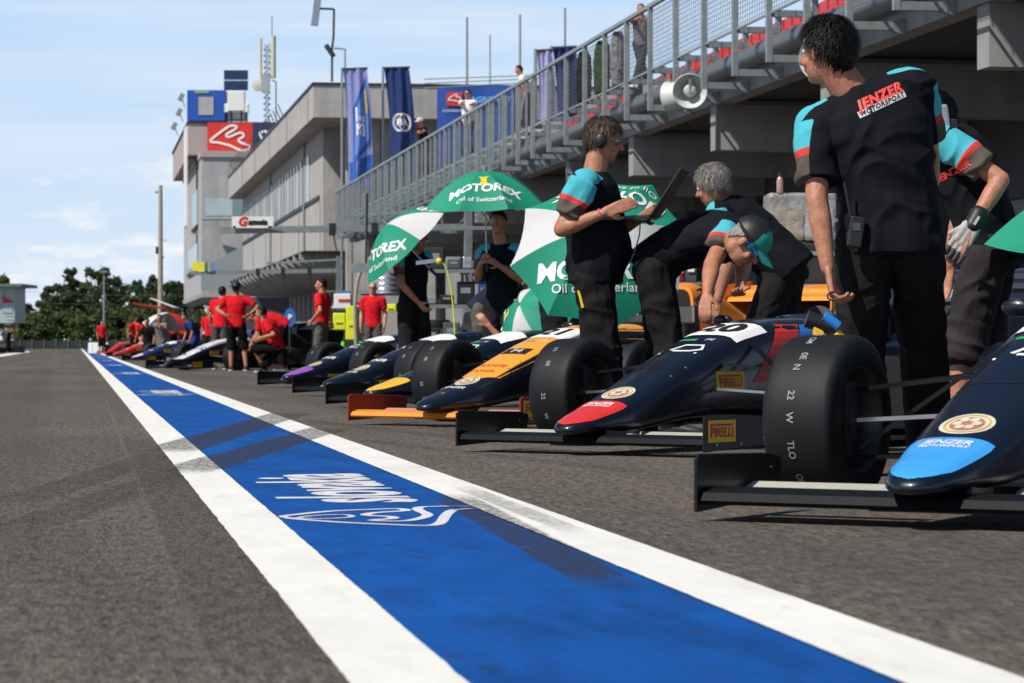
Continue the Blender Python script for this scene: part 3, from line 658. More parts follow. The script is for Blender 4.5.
s = 59.6 / F
e = empty('sponsor_sign', at(232, 228.3, 59.5), rz=-TH, label='white board with red G and black lettering on the gantry arm', cat='sign')
MB().box((20.7 * s, 0, 6 * s), (41.5 * s, .05, 11.5 * s)).build('board', M_white, e)
text_flat('G', 12 * s, (10.5 * s, -.03, 6.2 * s), (1, 0, 0), (0, 0, 1), M_red, e, shear=.2, bold=.015)
text_flat('ameta', 7.6 * s, (25.5 * s, -.03, 6 * s), (1, 0, 0), (0, 0, 1), M_ink, e, shear=.25, bold=.012)
MB().bb((1 * s, -.03, .6 * s), (4 * s, -.026, 2.2 * s)).bb((36 * s, -.03, .6 * s), (40.5 * s, -.026, 2.2 * s)).build('footer', M_ink, e)
s = 96 / F
e = empty('garage_marker', at(192.5, 272, 96), rz=-TH, label='small yellow marker board with green and blue stripes on the far gantry', cat='sign')
MB().box((6 * s, 0, 5 * s), (12 * s, .06, 9.6 * s)).build('yellow_panel', M_hiyel if 0 else mat('marker_yellow', (.8, .75, .03), .5), e)
MB().box((14 * s, 0, 5 * s), (2.2 * s, .06, 9.6 * s)).build('green_stripe', mat('marker_green', (.02, .16, .14), .5), e)
MB().box((16.6 * s, 0, 5 * s), (2 * s, .06, 9.6 * s)).build('gold_stripe', M_gold, e); MB().box((19.4 * s, 0, 5 * s), (2.6 * s, .06, 9.6 * s)).build('blue_stripe', mat('marker_blue', (.08, .25, .75), .5), e)
# ------------------------------------------------------------------ left post, poles, fence
z = 178.0; s = z / F
e = empty('marshal_post', at(0, HZ + .515 * F / z, z), rz=-TH, label='small two level marshal post with flat green roof at the left edge', cat='building')
MB().bb((-40 * s, 0, 30 * s), (14.5 * s, 4, 66 * s)).build('cabin', mat('cabin_grey', (.42, .5, .5), .6), e)
MB().bb((-42 * s, -.8, 66 * s), (24 * s, 5, 69 * s)).build('roof', mat('roof_green', (.10, .17, .15), .6), e)
MB().bb((-40 * s, -.06, 57 * s), (3 * s, 0, 63 * s)).bb((2.5 * s, -.05, 40 * s), (12.5 * s, -.002, 50 * s)).build('window', M_glass2, e)
MB().poly([(3 * s, -.1, 50 * s), (3 * s, -.1, 58 * s), (7 * s, -.1, 54 * s), (12.5 * s, -.1, 51.5 * s), (12.5 * s, -.1, 50 * s)], (0, .04, 0)).build('red_cloth', M_red, e)
mb = MB(); mb.bb((-40 * s, -1.6, 7 * s), (14 * s, -.1, 8 * s))
for k in range(14): mb.bb(((-12 + k * 2) * s, -1.6, 8 * s), ((-11.5 + k * 2) * s, -1.55, 22 * s))
mb.bb((-40 * s, -1.62, 22 * s), (14 * s, -1.55, 23 * s)); mb.build('balcony', mat('rail_dark', (.12, .13, .14), .5), e)
mb = MB()
for k in range(8): mb.bb((9 * s, -1.5, (8 + k * 4) * s), (14.5 * s, -.2, (8.8 + k * 4) * s))
mb.bar((14.5 * s, -.8, 0), (14.5 * s, -.8, 60 * s), .12, .12); mb.build('ladder', M_galv, e)
MB().bb((-40 * s, 0, 0), (14 * s, 4, 6.8 * s)).build('base', M_concd, e)
b = MB(); b.add([gp(0, 357), gp(30, 352), gp(29, 351.2), gp(0, 354.5)], [(0, 1, 2, 3)]); b.v = [p + Vector((0, 0, .005)) for p in b.v]
tag(b.build('edge_line', MATS.get('white_paint'), fix=False), kind='structure')
z = 170.; s = z / F
e = empty('utility_pole', at(160.5, HZ + .515 / s, z), rz=-TH, label='tall weathered concrete utility pole behind the far cars', cat='pole')
MB().tube((0, 0, 0), (0, 0, 168 * s), .19, .12, 14).build('pole', mat('pole_concrete', (.36, .32, .26), .8), e, smooth=True)
mb = MB(); mb.box((-4 * s, 0, 161 * s), (2 * s, .2, 1.5 * s)); mb.bar((0, 0, 162 * s), (-4 * s, 0, 161 * s), .05, .05); mb.box((-3.5 * s, 0, 103 * s), (2.4 * s, .25, 7 * s)); mb.box((1.5 * s, 0, 96 * s), (4 * s, .2, 1 * s)); mb.box((4.5 * s, 0, 113 * s), (2.5 * s, .1, .7 * s)); mb.build('fitting', M_dark, e)
z = 250.; s = z / F
e = empty('street_lamp', at(104, HZ + .515 / s, z), rz=-TH, label='grey lamp post with flat twin head in front of the trees', cat='lamp post')
MB().tube((0, 0, 0), (0, 0, 78 * s), .11, .07).build('pole', M_galv, e); MB().box((0, 0, 78.5 * s), (7.5 * s, .4, 1.8 * s)).build('head', mat('lamp_box', (.2, .22, .22), .5), e, bevel=.05)
for i, hh in enumerate((57, 47, 36)):
    z = 300 - i * 12; a = at(-40, HZ - hh, z); c = at(420, HZ - hh - 2, z + 30); n = 20
    mb = MB(); mb.path([a.lerp(c, k / n) + Vector((0, 0, -1.0 * (1 - (2 * k / n - 1) ** 2))) for k in range(n + 1)], .012, 5)
    tag(mb.build('overhead_cable', M_galv), ['highest overhead cable crossing the trees', 'middle overhead cable crossing the trees', 'lowest overhead cable crossing the trees'][i], 'cable', 'overhead cables')
z = 352.; e = empty('crash_barrier', at(50, HZ + .515 * F / z, z), rz=-TH, label='long dark barrier with pale posts before the distant trees', cat='barrier'); s = z / F
MB().bb((-80 * s, 0, 0), (150 * s, .4, 8.5 * s)).build('panel', mat('barrier_dark', (.02, .028, .03), .8, var=.5, scale=1), e)
for k in range(19): MB().bb(((-78 + k * 12) * s, -.12, 0), ((-77.4 + k * 12) * s, -.01, 10 * s)).build('post', mat('barrier_post', (.16, .18, .17), .7), e)
z = 165.; s = z / F
e = empty('block_wall', at(88, HZ + .515 / s, z), rz=-TH, label='row of white water barriers at the far end of the painted strip', cat='barrier')
for k in range(4): MB().poly([(k * 5 * s, 0, 0), (k * 5 * s, .5, 0), (k * 5 * s, .4, 11 * s), (k * 5 * s, .1, 11 * s)], (4.8 * s, 0, 0)).build('block', M_white, e, bevel=.03)
# ------------------------------------------------------------------ trees
def leaf_mat(name, c1, c2):
    m = bpy.data.materials.new(name); m.use_nodes = True; t, bs = nodes(m)
    oi = t.nodes.new('ShaderNodeObjectInfo'); g = t.nodes.new('ShaderNodeTexCoord').outputs['Object']
    f = noise_n(t, g, .9, 5, .7)
    c = mix_n(t, ramp_n(t, f, .3, .7), c1, c2)
    c = mix_n(t, math_n(t, 'MULTIPLY', oi.outputs['Random'], .4), c, (.05, .08, .02))
    t.links.new(c, bs.inputs['Base Color']); bs.inputs['Roughness'].default_value = .7; bs.inputs['Specular IOR Level'].default_value = .2
    tr = t.nodes.new('ShaderNodeBsdfTranslucent'); t.links.new(c, tr.inputs[0]); ms = t.nodes.new('ShaderNodeMixShader'); ms.inputs[0].default_value = .3
    t.links.new(bs.outputs[0], ms.inputs[1]); t.links.new(tr.outputs[0], ms.inputs[2]); t.links.new(ms.outputs[0], t.nodes['Material Output'].inputs[0]); return m
LM = [leaf_mat('leaf_dark_hazed', (.055, .085, .045), (.10, .135, .06)), leaf_mat('leaf_mid_hazed', (.08, .115, .045), (.14, .165, .06))]  # leaf colours lightened to paint in the haze of distance
M_bark = mat('bark', (.10, .08, .06), .9, var=.3, scale=4)
def make_tree(name, H, W, seed, lm, lab, n=3200, low=.2, gap=1.0):
    rnd = random.Random(seed); e = empty(name, label=lab, cat='tree', group='trees beyond the pit lane end')
    tr = MB(); tr.tube((0, 0, 0), (0, 0, H * .45), H * .022, H * .014, 8); tr.tube((0, 0, H * .45), (.3, 0, H * .85), H * .014, H * .004, 8); cl = []
    for k in range(rnd.randint(11, 15)):
        a = rnd.uniform(0, 2 * PI); h0 = rnd.uniform(low, .8) * H; rr = W * rnd.uniform(.35, 1) * (1.05 - .55 * abs(h0 / H - .45)); h1 = min(H * .97, h0 + rnd.uniform(.08, .26) * H)
        p = Vector((math.cos(a) * rr, math.sin(a) * rr, h1)); tr.tube((0, 0, h0 * .8), p, H * .008, H * .002, 6); cl.append((p, W * rnd.uniform(.26, .5)))
    cl.append((Vector((0, 0, H * .93)), W * .3)); cl.append((Vector((.2, 0, H * .7)), W * .5)); cl.append((Vector((0, 0, H * .45)), W * .5))
    tr.build('trunk', M_bark, e)
    lf = MB(); vs = []; fs = []
    for k in range(n):
        p, r = rnd.choice(cl); d = Vector((rnd.gauss(0, 1), rnd.gauss(0, 1), rnd.gauss(0, .8))).normalized() * r * rnd.uniform(.35, 1.0) ** .6 * (1 + .35 * math.sin(k * .37))
        c = p + d; c.z = max(c.z, H * low * .5); sz = rnd.uniform(.16, .42)
        ax = Vector((rnd.gauss(0, 1), rnd.gauss(0, 1), rnd.gauss(0, 1))).normalized(); bx = ax.cross(Vector((rnd.gauss(0, 1), rnd.gauss(0, 1), rnd.gauss(0, 1)))).normalized()
        o = len(vs); vs += [c + ax * sz, c + bx * sz * .6, c - ax * sz, c - bx * sz * .6]; fs.append((o, o + 1, o + 2, o + 3))
    lf.add(vs, fs); lf.build('crown', lm, e, fix=False); return e
protos = [make_tree('poplar_tree', 14, 1.5, 1, LM[0], 'x', 1900, .3), make_tree('broadleaf_tree', 12, 2.3, 2, LM[0], 'x', 2400, .2), make_tree('broadleaf_tree', 10.5, 2.2, 3, LM[1], 'x', 2200, .15), make_tree('bushy_tree', 5, 2.4, 4, LM[1], 'x', 2200, .02)]
tl = []   # px of trunk, py of top, depth, prototype
for px, py, z, k in ((4, 275, 330, 2), (24, 296, 372, 1), (33, 293, 386, 0), (42, 303, 375, 2), (52, 283, 378, 0), (62, 272, 372, 1), (71, 274, 380, 0), (80, 286, 376, 1), (88, 281, 385, 2), (97, 273, 374, 1), (108, 288, 380, 0), (117, 275, 388, 1), (127, 281, 374, 2), (136, 277, 383, 0), (146, 272, 377, 1), (156, 276, 386, 0), (165, 279, 374, 1), (175, 277, 381, 2), (186, 275, 376, 1), (197, 279, 380, 1), (-10, 290, 378, 1), (10, 300, 381, 1), (17, 305, 376, 2),
                     (30, 318, 362, 3), (48, 320, 360, 3), (66, 314, 363, 3), (84, 319, 361, 3), (101, 312, 360, 3), (119, 316, 364, 3), (137, 311, 360, 3), (155, 315, 363, 3), (172, 312, 361, 3), (190, 316, 362, 3),
                     (57, 292, 398, 1), (92, 290, 400, 1), (122, 292, 398, 1), (150, 288, 402, 1), (172, 290, 399, 1), (36, 305, 398, 1)):
    tl.append((px, py, z, k))
used = set()
desc = ['slim poplar', 'tall dark broadleaf', 'light broadleaf', 'low bushy tree']
HT = (14, 12, 10.5, 5)
order = sorted(tl, key=lambda q: (q[3], q[0])); cnt = {}
refs = [(6, 'behind the marshal post'), (20, 'just right of the marshal post'), (50, 'left of the lane end'), (90, 'above the painted lines'), (110, 'behind the street lamp'), (140, 'between street lamp and pole'), (165, 'behind the utility pole'), (999, 'against the control tower')]
for px, py, z, k in order:
    q = next(r[1] for r in refs if px <= r[0]); key = (k, q); cnt[key] = cnt.get(key, 0) + 1
    num = ['', 'second ', 'third ', 'fourth ', 'fifth '][cnt[key] - 1]
    lab = (num + desc[k] + ' ' + q) + (' from the left' if num else '')
    o = protos[k] if k not in used else dup(protos[k]); used.add(k)
    py += [0, 9, -3, 14, 4, -5][int(px * 7 + k) % 6] if k < 3 else 0; g = at(px, HZ, z); h = (HZ - py) * z / F + .515; sc = h / HT[k]
    o.location = (g.x, g.y, 0); o.scale = (max(sc, .75) * random.uniform(.9, 1.15),) * 2 + (sc,); o.rotation_euler = (0, 0, random.uniform(0, 6)); o['label'] = lab
# ------------------------------------------------------------------ racing cars
SEC = [(-.125, .012, .114, .124), (-.117, .038, .106, .138), (-.095, .064, .100, .152), (-.05, .092, .096, .170), (.02, .115, .095, .191), (.11, .130, .096, .214), (.19, .145, .098, .238), (.3, .160, .105, .268),
       (.45, .170, .12, .32), (.6, .180, .14, .378), (.8, .190, .155, .45), (1.0, .202, .16, .52), (1.2, .214, .155, .578), (1.4, .228, .14, .62), (1.6, .242, .11, .645), (1.8, .256, .07, .655), (2.05, .275, .05, .655), (2.1, .27, .05, .64)]
def sring(s, w, zb, zt, n=36, e=None, e2=None):
    if e is None: e = 2.5 + 1.5 * min(1, max(0, s) / .5)
    r = []; zc = (zb + zt) / 2; hz = (zt - zb) / 2
    for i in range(n):
        a = 2 * PI * i / n; c, sn = math.cos(a), math.sin(a); k = e
        x = w * math.copysign(abs(c) ** (2 / k), c); z = hz * math.copysign(abs(sn) ** (2 / k), sn)
        r.append(Vector((x * (1 - .08 * (z / max(hz, .001))), s, zc + z)))
    return r
def lerp_sec(s):
    for a, b in zip(SEC[:-1], SEC[1:]):
        if a[0] <= s <= b[0]: t = (s - a[0]) / (b[0] - a[0]); return [a[i] + (b[i] - a[i]) * t for i in range(4)]
    return SEC[-1]
M_body = mat('body_midnight', (.0035, .0075, .016), .34, var=.15, scale=3, coat=.4, spec=.35)
M_bodyw = mat('body_white', (.72, .73, .74), .3, coat=.5, var=.03)
M_bodyn = mat('body_navy', (.02, .035, .11), .3, coat=.5, var=.05)
M_bodyr = mat('body_red', (.62, .025, .02), .3, coat=.5, var=.05)
M_org = mat('orange_paint', (.86, .27, .02), .4, coat=.4, var=.06)
M_orgr = mat('orange_red_paint', (.62, .09, .01), .4, var=.1)
M_pale = mat('bare_flap', (.45, .44, .38), .45, var=.12)
M_pny = mat('sticker_yellow', (.83, .52, .01), .5, var=.04); M_pnr = mat('sticker_red', (.50, .02, .02), .5)
M_badge = mat('badge_cream', (.62, .57, .45), .5)
M_chalk = mat('chalk_white', (.30, .32, .34), .8)
def lettered(bv, word, size, o, rt, up, m, par, nm='lettering', **k):
    off = k.pop('off', .0035); v, f = text2d(word, size, **k); return drape(bv, v, f, o, rt, up, m, par, nm, off=off)
def pirelli(bv, o, rt, up, w, par):
    h = w * .42; v, f = rect2(w, h, 4, 2); s = drape(bv, v, f, o, rt, up, M_pny, par, 'sticker', off=.002)
    v2, f2 = text2d('PIRELLI', h * .62, bold=h * .012, space=.92); xs = [p[0] for p in v2]; k = w * .80 / (max(xs) - min(xs)); cx = (max(xs) + min(xs)) / 2
    v2 = [((x - cx) * k, y * .95 - h * .07) for x, y in v2]
    drape(bv, v2, f2, o, rt, up, M_pnr, s, 'lettering', off=.0035)
    v3 = [(-w * .40, h * .24), (w * .36, h * .24), (w * .40, h * .33), (-w * .36, h * .33)]; v4 = [(-w * .41, -h * .28), (-w * .35, -h * .28), (-w * .35, h * .33), (-w * .41, h * .30)]
    drape(bv, v3 + v4, [(0, 1, 2, 3), (4, 5, 6, 7)], o, rt, up, M_pnr, s, 'lettering', off=.0036)
def wheel(name, x, s, r, wd, car, labeled, inner):
    e = empty(name, (x, s, r)); e.parent = car; sg = 1 if x > 0 else -1; hw = wd / 2
    pr = [(r * .62, -hw + .01), (r * .66, -hw), (r * .80, -hw - .002), (r * .92, -hw + .004), (r * .972, -hw + .012), (r * .992, -hw + .026), (r, -hw * .5), (r, hw * .5), (r * .992, hw - .026), (r * .972, hw - .012), (r * .92, hw - .004), (r * .80, hw + .002), (r * .66, hw), (r * .62, hw - .01)]
    t = MB().lathe(pr, (0, 0, 0), (1, 0, 0), 56); ty = t.build('tyre', M_rubber, e, smooth=True)
    rim = MB(); rim.lathe([(r * .62, -hw + .008), (r * .585, -hw + .02), (r * .56, 0), (r * .585, hw - .02), (r * .62, hw - .008)], (0, 0, 0), (1, 0, 0), 40)
    for k in range(10):
        a = 2 * PI * k / 10; rim.bar((sg * hw * .55, math.cos(a) * .04, math.sin(a) * .04), (sg * hw * .75, math.cos(a + .12) * r * .575, math.sin(a + .12) * r * .575), .018, .022, (1, 0, 0))
    rim.lathe([(r * .62, -hw + .004), (r * .635, -hw + .002), (r * .62, -hw + .012)], (0, 0, 0), (1, 0, 0), 40); rim.lathe([(r * .62, hw - .004), (r * .635, hw - .002), (r * .62, hw - .012)], (0, 0, 0), (1, 0, 0), 40)
    rim.lathe([(.002, sg * hw * .8), (.05, sg * hw * .75), (.055, sg * hw * .4)], (0, 0, 0), (1, 0, 0), 16)
    rim.build('rim', mat('rim_grey', (.07, .072, .075), .4, metal=.5), e, smooth=True)
    hb = MB(); hb.lathe([(.01, -.03), (.12, -.03), (.12, -.015), (.01, -.015)], (0, 0, 0), (1, 0, 0), 24); hb.box((-sg * hw * .45, 0, 0), (.05, .09, .24)); hb.box((-sg * hw * .3, .09, .03), (.06, .05, .13)); hb.tube((-sg * hw * .7, 0, 0), (sg * hw * .5, 0, 0), .035)
    hb.build('hub', mat('hub_metal', (.10, .10, .10), .4, metal=.6, var=.4, scale=20), e, smooth=False)
    if labeled:
        for word, a0, lat in (('W', 2, 0), ('22', 17, 0), ('0E', 48, .01), ('N', 38, 0) , ('TLO', -20, 0), ('OP', -43, .005), ('OM', 68, 0), ('3', 80, 0)) if labeled == 1 else (('22', -4, 0), ('W', -26, 0), ('0E', 32, 0), ('V1', 52, .0)):
            b = MB(); v, f = text2d(word, .033, bold=.0004)
            pts = []
            for xx, yy in v:
                a = R(a0) - xx / r; rr = r + .0025
                pts.append(Vector((yy + lat - .015, -math.cos(a) * rr, math.sin(a) * rr)))
            b.add(pts, f); b.build('chalk_mark', M_chalk, ty, fix=False)
    return e
def race_car(loc_root, beta, tipcol, number, lab, top=None, wing=None, extra=None, chalk=0, body=None, tipword='JENZER', simple=False, badge=True):
    body = body or M_body
    car = empty('racing_car', loc_root, rz=-(R(beta) + TH), label=lab, cat='racing car', group='formula cars lined up along the pit lane')
    b = MB(); b.rings([sring(*q) for q in SEC]); tub = b.build('monocoque', body, car, smooth=True); bv = bvh_of(tub)
    TOP = dict(rt=(1, 0, 0), up=(0, 1, 0))
    Z0 = lambda s: (0, s, .5)
    # nose tip patch
    tm = tipcol
    if tm:
        def tipf(a, bb):
            s = -.108 + (.23 + .108) * bb; q = lerp_sec(s); return ((a - .5) * 2 * min(q[1] * .88, .128 * math.sqrt(max(.0, 1 - (1 - bb) ** 2.2))), s)
        v, f = grid2(tipf, 12, 18); p = drape(bv, v, f, (0, 0, .5), (1, 0, 0), (0, 1, 0), tm, car, 'nose_patch')
        if tipword: lettered(bv, tipword, .045, (0, .185, .5), (1, 0, 0), (0, 1, 0), M_white, p, shear=.25, bold=.0012); 
        if tipword: lettered(bv, 'MOTORSPORT', .022, (0, .152, .5), (1, 0, 0), (0, 1, 0), M_white, p, shear=.25, bold=.0008)
    if badge:
        v, f = disc2(.082); g = drape(bv, v, f, (0, .345, .6), (1, 0, 0), (0, 1, 0), M_badge, car, 'badge', off=.002)
        v, f = disc2(.070, .064); drape(bv, v, f, (0, .345, .6), (1, 0, 0), (0, 1, 0), M_gold, g, 'ring', off=.0035)
        v, f = disc2(.052, .0); drape(bv, v, f, (0, .345, .6), (1, 0, 0), (0, 1, 0), mat('badge_pink', (.5, .16, .12), .5), g, 'crest', off=.003)
        vv = []; ff = []
        for k in range(6):
            v, f = disc2(.015, 0, 10); a = k * PI / 3; o = len(vv); vv += [(x + math.cos(a) * .03, y + math.sin(a) * .03) for x, y in v]; ff += [[i + o for i in q] for q in f]
        drape(bv, vv, ff, (0, .345, .6), (1, 0, 0), (0, 1, 0), M_badge, g, 'petal', off=.005)
    if top:
        def tf(a, bb):
            s = .43 + 1.6 * bb; q = lerp_sec(s); u = (a - .5) * 2; s2 = s + (.10 * (1 - u * u) * (1 - bb) ** 6 * -1 + .05 * (1 - bb) ** 6); return (u * q[1] * .90, s2)
        v, f = grid2(tf, 14, 40); tp = drape(bv, v, f, (0, 0, .7), (1, 0, 0), (0, 1, 0), top, car, 'nose_top')
        lettered(bv, 'PLAYLIFE', .055, (0, .60, .7), (1, 0, 0), (0, 1, 0), M_pnr, tp, shear=.2, off=.005); lettered(bv, 'M POWER', .05, (-.03, .51, .7), (1, 0, 0), (0, 1, 0), M_pnr, tp, shear=.2, off=.005)
        v, f = rect2(.2, .10); drape(bv, v, f, (0, .86, .7), (1, 0, 0), (0, 1, 0), M_ink, tp, 'black_box', off=.004); lettered(bv, 'F4', .09, (0, .86, .7), (1, 0, 0), (0, 1, 0), M_white, tp, off=.006)
        pts = [(-.10, -.02), (.0, .02), (.10, .0), (.0, -.012)]; drape(bv, pts, [(0, 1, 2, 3)], (0, .09, .5), (1, 0, 0), (0, 1, 0), M_orgr, car, 'arrow_mark'); lettered(bv, tipword or 'JENZER', .05, (0, .21, .5), (1, 0, 0), (0, 1, 0), M_white, car, shear=.25, bold=.001)
    # white number panel and series mark on the nose top
    if number is not None:
        def nf(a, bb): s = 1.14 + .27 * bb; q = lerp_sec(s); return ((a - .5) * 2 * q[1] * .82, s)
        v, f = grid2(nf, 10, 8); n_ = drape(bv, v, f, (0, 0, .9), (1, 0, 0), (0, 1, 0), M_white, car, 'number_panel', off=.005)
        if number: lettered(bv, number, .25, (0, 1.275, .9), (1, 0, 0), (0, 1, 0), M_ink, n_, bold=.008, off=.008)
        v, f = rect2(.10, .03); drape(bv, v, f, (-.06, 1.065, .9), (1, 0, 0), (0, 1, 0), mat('sticker_green', (.02, .35, .12), .5), car, 'series_mark'); lettered(bv, 'F4', .05, (.06, 1.065, .9), (1, 0, 0), (0, 1, 0), M_white, car, shear=.2)
        if not top:
            v, f = ribbon2([(-.12, -.05), (.10, -.05)], .016); v2, f2 = ribbon2([(-.07, -.02), (-.02, .05), (.08, .05), (.10, .0), (.05, -.03), (-.05, -.03)], .018); f2 = [[i + len(v) for i in q] for q in f2]
            drape(bv, v + v2, f + f2, (0, .93, .8), (1, 0, 0), (0, 1, 0), M_white, car, 'maker_mark')
            if not badge or number == '': lettered(bv, 'JENZER', .07, (0, .55, .8), (1, 0, 0), (0, 1, 0), M_white, car, shear=.25, bold=.002)
    if tipcol is None and number == '': lettered(bv, 'JENZER', .05, (0, .21, .5), (1, 0, 0), (0, 1, 0), M_white, car, shear=.25, bold=.001)
    for sj in (.66, 1.62):
        v, f = grid2(lambda a, bb: ((a - .5) * 2 * lerp_sec(sj)[1] * .9, sj + .006 * bb), 14, 1); drape(bv, v, f, (0, 0, .8), (1, 0, 0), (0, 1, 0), M_ink, car, 'panel_gap', off=.0015)
    vv = []; ff = []
    for sj in (.60, .72, 1.56, 1.68):
        for q_ in (-.75, .75):
            v, f = disc2(.006, 0, 8); o_ = len(vv); vv += [(x + q_ * lerp_sec(sj)[1], y + sj) for x, y in v]; ff += [[i + o_ for i in q] for q in f]
    tag(drape(bv, vv, ff, (0, 0, .8), (1, 0, 0), (0, 1, 0), M_alu, car, 'fasteners', off=.002), kind='stuff')
    # side decals
    pirelli(bv, (.3, 1.03, .335), (0, 1, 0), (0, 0, 1), .235, car); pirelli(bv, (-.3, 1.03, .335), (0, -1, 0), (0, 0, 1), .235, car)
    if extra == 'stripes':
        def sd(pts, m, off=.003):
            v, f = grid2(lambda a, bb: (pts[0][0] * (1 - a) * (1 - bb) + pts[1][0] * a * (1 - bb) + pts[2][0] * a * bb + pts[3][0] * (1 - a) * bb, pts[0][1] * (1 - a) * (1 - bb) + pts[1][1] * a * (1 - bb) + pts[2][1] * a * bb + pts[3][1] * (1 - a) * bb), 6, 8)
            drape(bv, v, f, (.4, 0, 0), (0, 1, 0), (0, 0, 1), m, car, 'side_stripe', off)
        sd([(1.22, .33), (1.42, .33), (1.72, .62), (1.52, .62)], M_red); sd([(1.43, .33), (1.60, .33), (2.0, .62), (1.73, .62)], mat('stripe_blue', (.03, .20, .62), .4))
    # front wing
    W = .70; mw = wing or body
    fw = MB(); prof = [(0, .062), (.015, .085), (.06, .098), (.14, .098), (.25, .088), (.25, .082), (.12, .072), (.04, .05), (.01, .05)]
    fw.rings([[Vector((x, y, z)) for y, z in prof] for x in (-W + .012, -.2, .2, W - .012)]); wg = fw.build('front_wing', [wing or M_wing], car, smooth=False)
    for sx in (-1, 1):
        MB().poly([(sx * W - .006, -.01, .028), (sx * W - .006, .56, .05), (sx * W - .006, .58, .17), (sx * W - .006, .50, .185), (sx * W - .006, .02, .198), (sx * W - .006, -.01, .185)], (.012, 0, 0)).build('endplate', mat('endplate_rust', (.22, .025, .008), .5) if wing else M_carbon, wg, bevel=.003)
        xa, xb = (sx * .16, sx * (W - .013)); MB().rings([[Vector((x, y, z)) for y, z in ((.30, .080), (.36, .092), (.363, .096), (.36, .104), (.30, .088))] for x in sorted((xa, xb))]).build('flap', mat('flap_pink', (.55, .28, .2), .5) if wing else M_pale, wg)
        MB().poly([(sx * .11 - .008, .07, .09), (sx * .11 - .008, .24, .09), (sx * .11 - .008, .24, .14), (sx * .11 - .008, .07, .14)], (.016, 0, 0)).build('pylon', M_carbon, wg)
    me = MB().bb((W + .0062, .0, .04), (W + .0064, .5, .19)); tmpo = me.build('x', M_ink); bve = bvh_of(tmpo); bpy.data.objects.remove(tmpo)
    pirelli(bve, (W + .02, .135, .122), (0, 1, 0), (0, 0, 1), .24, wg)
    MB().bb((-.17, .02, .045), (.17, .3, .061)).build('keel_plate', M_carbon, wg)
    for sx in (-1, 1):
        bl = MB()
        for q_ in ((.09, .06), (.3, .06), (.5, .08), (.5, .14)): bl.tube((sx * (W + .0062), q_[0], q_[1]), (sx * (W + .010), q_[0], q_[1]), .007, .006, 8); bl.tube((sx * (W - .0062), q_[0], q_[1]), (sx * (W - .010), q_[0], q_[1]), .007, .006, 8)
        tag(bl.build('endplate_bolts', M_steel, wg), kind='stuff')
    # wheels and suspension
    wheel('front_wheel', -.765, 1.1, .274, .245, car, chalk or 2, True); wheel('front_wheel', .765, 1.1, .274, .245, car, 0, True)
    wheel('rear_wheel', -.735, 3.83, .285, .27, car, 0, True); wheel('rear_wheel', .735, 3.83, .285, .27, car, 0, True)
    for sx in (-1, 1):
        for (a, c) in (((.19, .98, .42), (.66, 1.10, .37)), ((.22, 1.45, .44), (.66, 1.10, .37)), ((.17, .95, .17), (.68, 1.10, .15)), ((.2, 1.48, .18), (.68, 1.10, .15)), ((.2, 1.25, .52), (.66, 1.12, .18)), ((.18, .92, .30), (.68, 1.0, .27))):
            MB().bar((sx * a[0], a[1], a[2]), (sx * c[0], c[1], c[2]), .030, .013).build('suspension_arm', M_carbon if a[2] != .30 else M_steel, car)
        for (a, c) in (((.2, 3.3, .42), (.62, 3.83, .40)), ((.2, 3.95, .42), (.62, 3.83, .40)), ((.15, 3.3, .18), (.62, 3.83, .16)), ((.15, 3.95, .18), (.62, 3.83, .16))):
            MB().bar((sx * a[0], a[1], a[2]), (sx * c[0], c[1], c[2]), .03, .014).build('suspension_arm', M_carbon, car)
        # sidepod
        top_m = (wing or body)
        sp_ = MB(); ss = []
        for (s, x0, x1, z0, z1) in ((2.15, .27, .66, .08, .50), (2.2, .265, .69, .05, .53), (2.6, .26, .70, .05, .52), (3.0, .24, .62, .05, .44), (3.35, .16, .42, .06, .34), (3.6, .12, .25, .07, .28)):
            xc = (x0 + x1) / 2; hw = (x1 - x0) / 2; q = sring(s, hw, z0, z1, 20, 4); ss.append([Vector((sx * xc + p.x, p.y, p.z)) for p in q])
        sp_.rings(ss).build('sidepod', top_m, car, smooth=True)
        q = sring(2.143, .165, .13, .46, 20, 4); MB().rings([[Vector((sx * .465 + p.x, p.y, p.z)) for p in q], [Vector((sx * .465 + p.x * .97, p.y + .005, p.z)) for p in q]]).build('inlet', M_ink, car)
        m_ = MB(); m_.tube((sx * .27, 2.05, .58), (sx * .40, 2.02, .63), .010); m_.ball((sx * .45, 2.02, .645), (.06, .022, .032), 12); m_.build('mirror', body, car, smooth=True)
    # cockpit, roll hoop, engine cover, floor, rear wing
    ck = MB(); oval = lambda s0, s1, w, z: [Vector((math.cos(a) * w, (s0 + s1) / 2 + math.sin(a) * (s1 - s0) / 2, z)) for a in [2 * PI * k / 24 for k in range(24)]]
    b2 = MB(); b2.rings([sring(2.1001, .27, .05, .56), sring(2.4, .285, .05, .54), sring(2.8, .27, .05, .60), sring(2.85, .2, .05, .60)]).build('cockpit_side', body, car, smooth=True)
    ck.rings([oval(2.02, 2.82, .275, .55), oval(2.02, 2.82, .27, .665), oval(2.06, 2.78, .235, .675), oval(2.08, 2.76, .22, .56)], close=False).build('cockpit_surround', body, car, smooth=True)
    MB().rings([oval(2.08, 2.76, .222, .562), oval(2.08, 2.76, .222, .568)]).build('cockpit_floor', M_ink, car)
    MB().tube((0, 2.25, .6), (0, 2.22, .61), .12, .12, 20).build('steering_wheel', M_black, car)
    MB().poly([(-.2, 2.62, .57), (.2, 2.62, .57), (.13, 2.72, .80), (-.13, 2.72, .80)], (0, .08, 0)).build('headrest', M_black, car, bevel=.02)
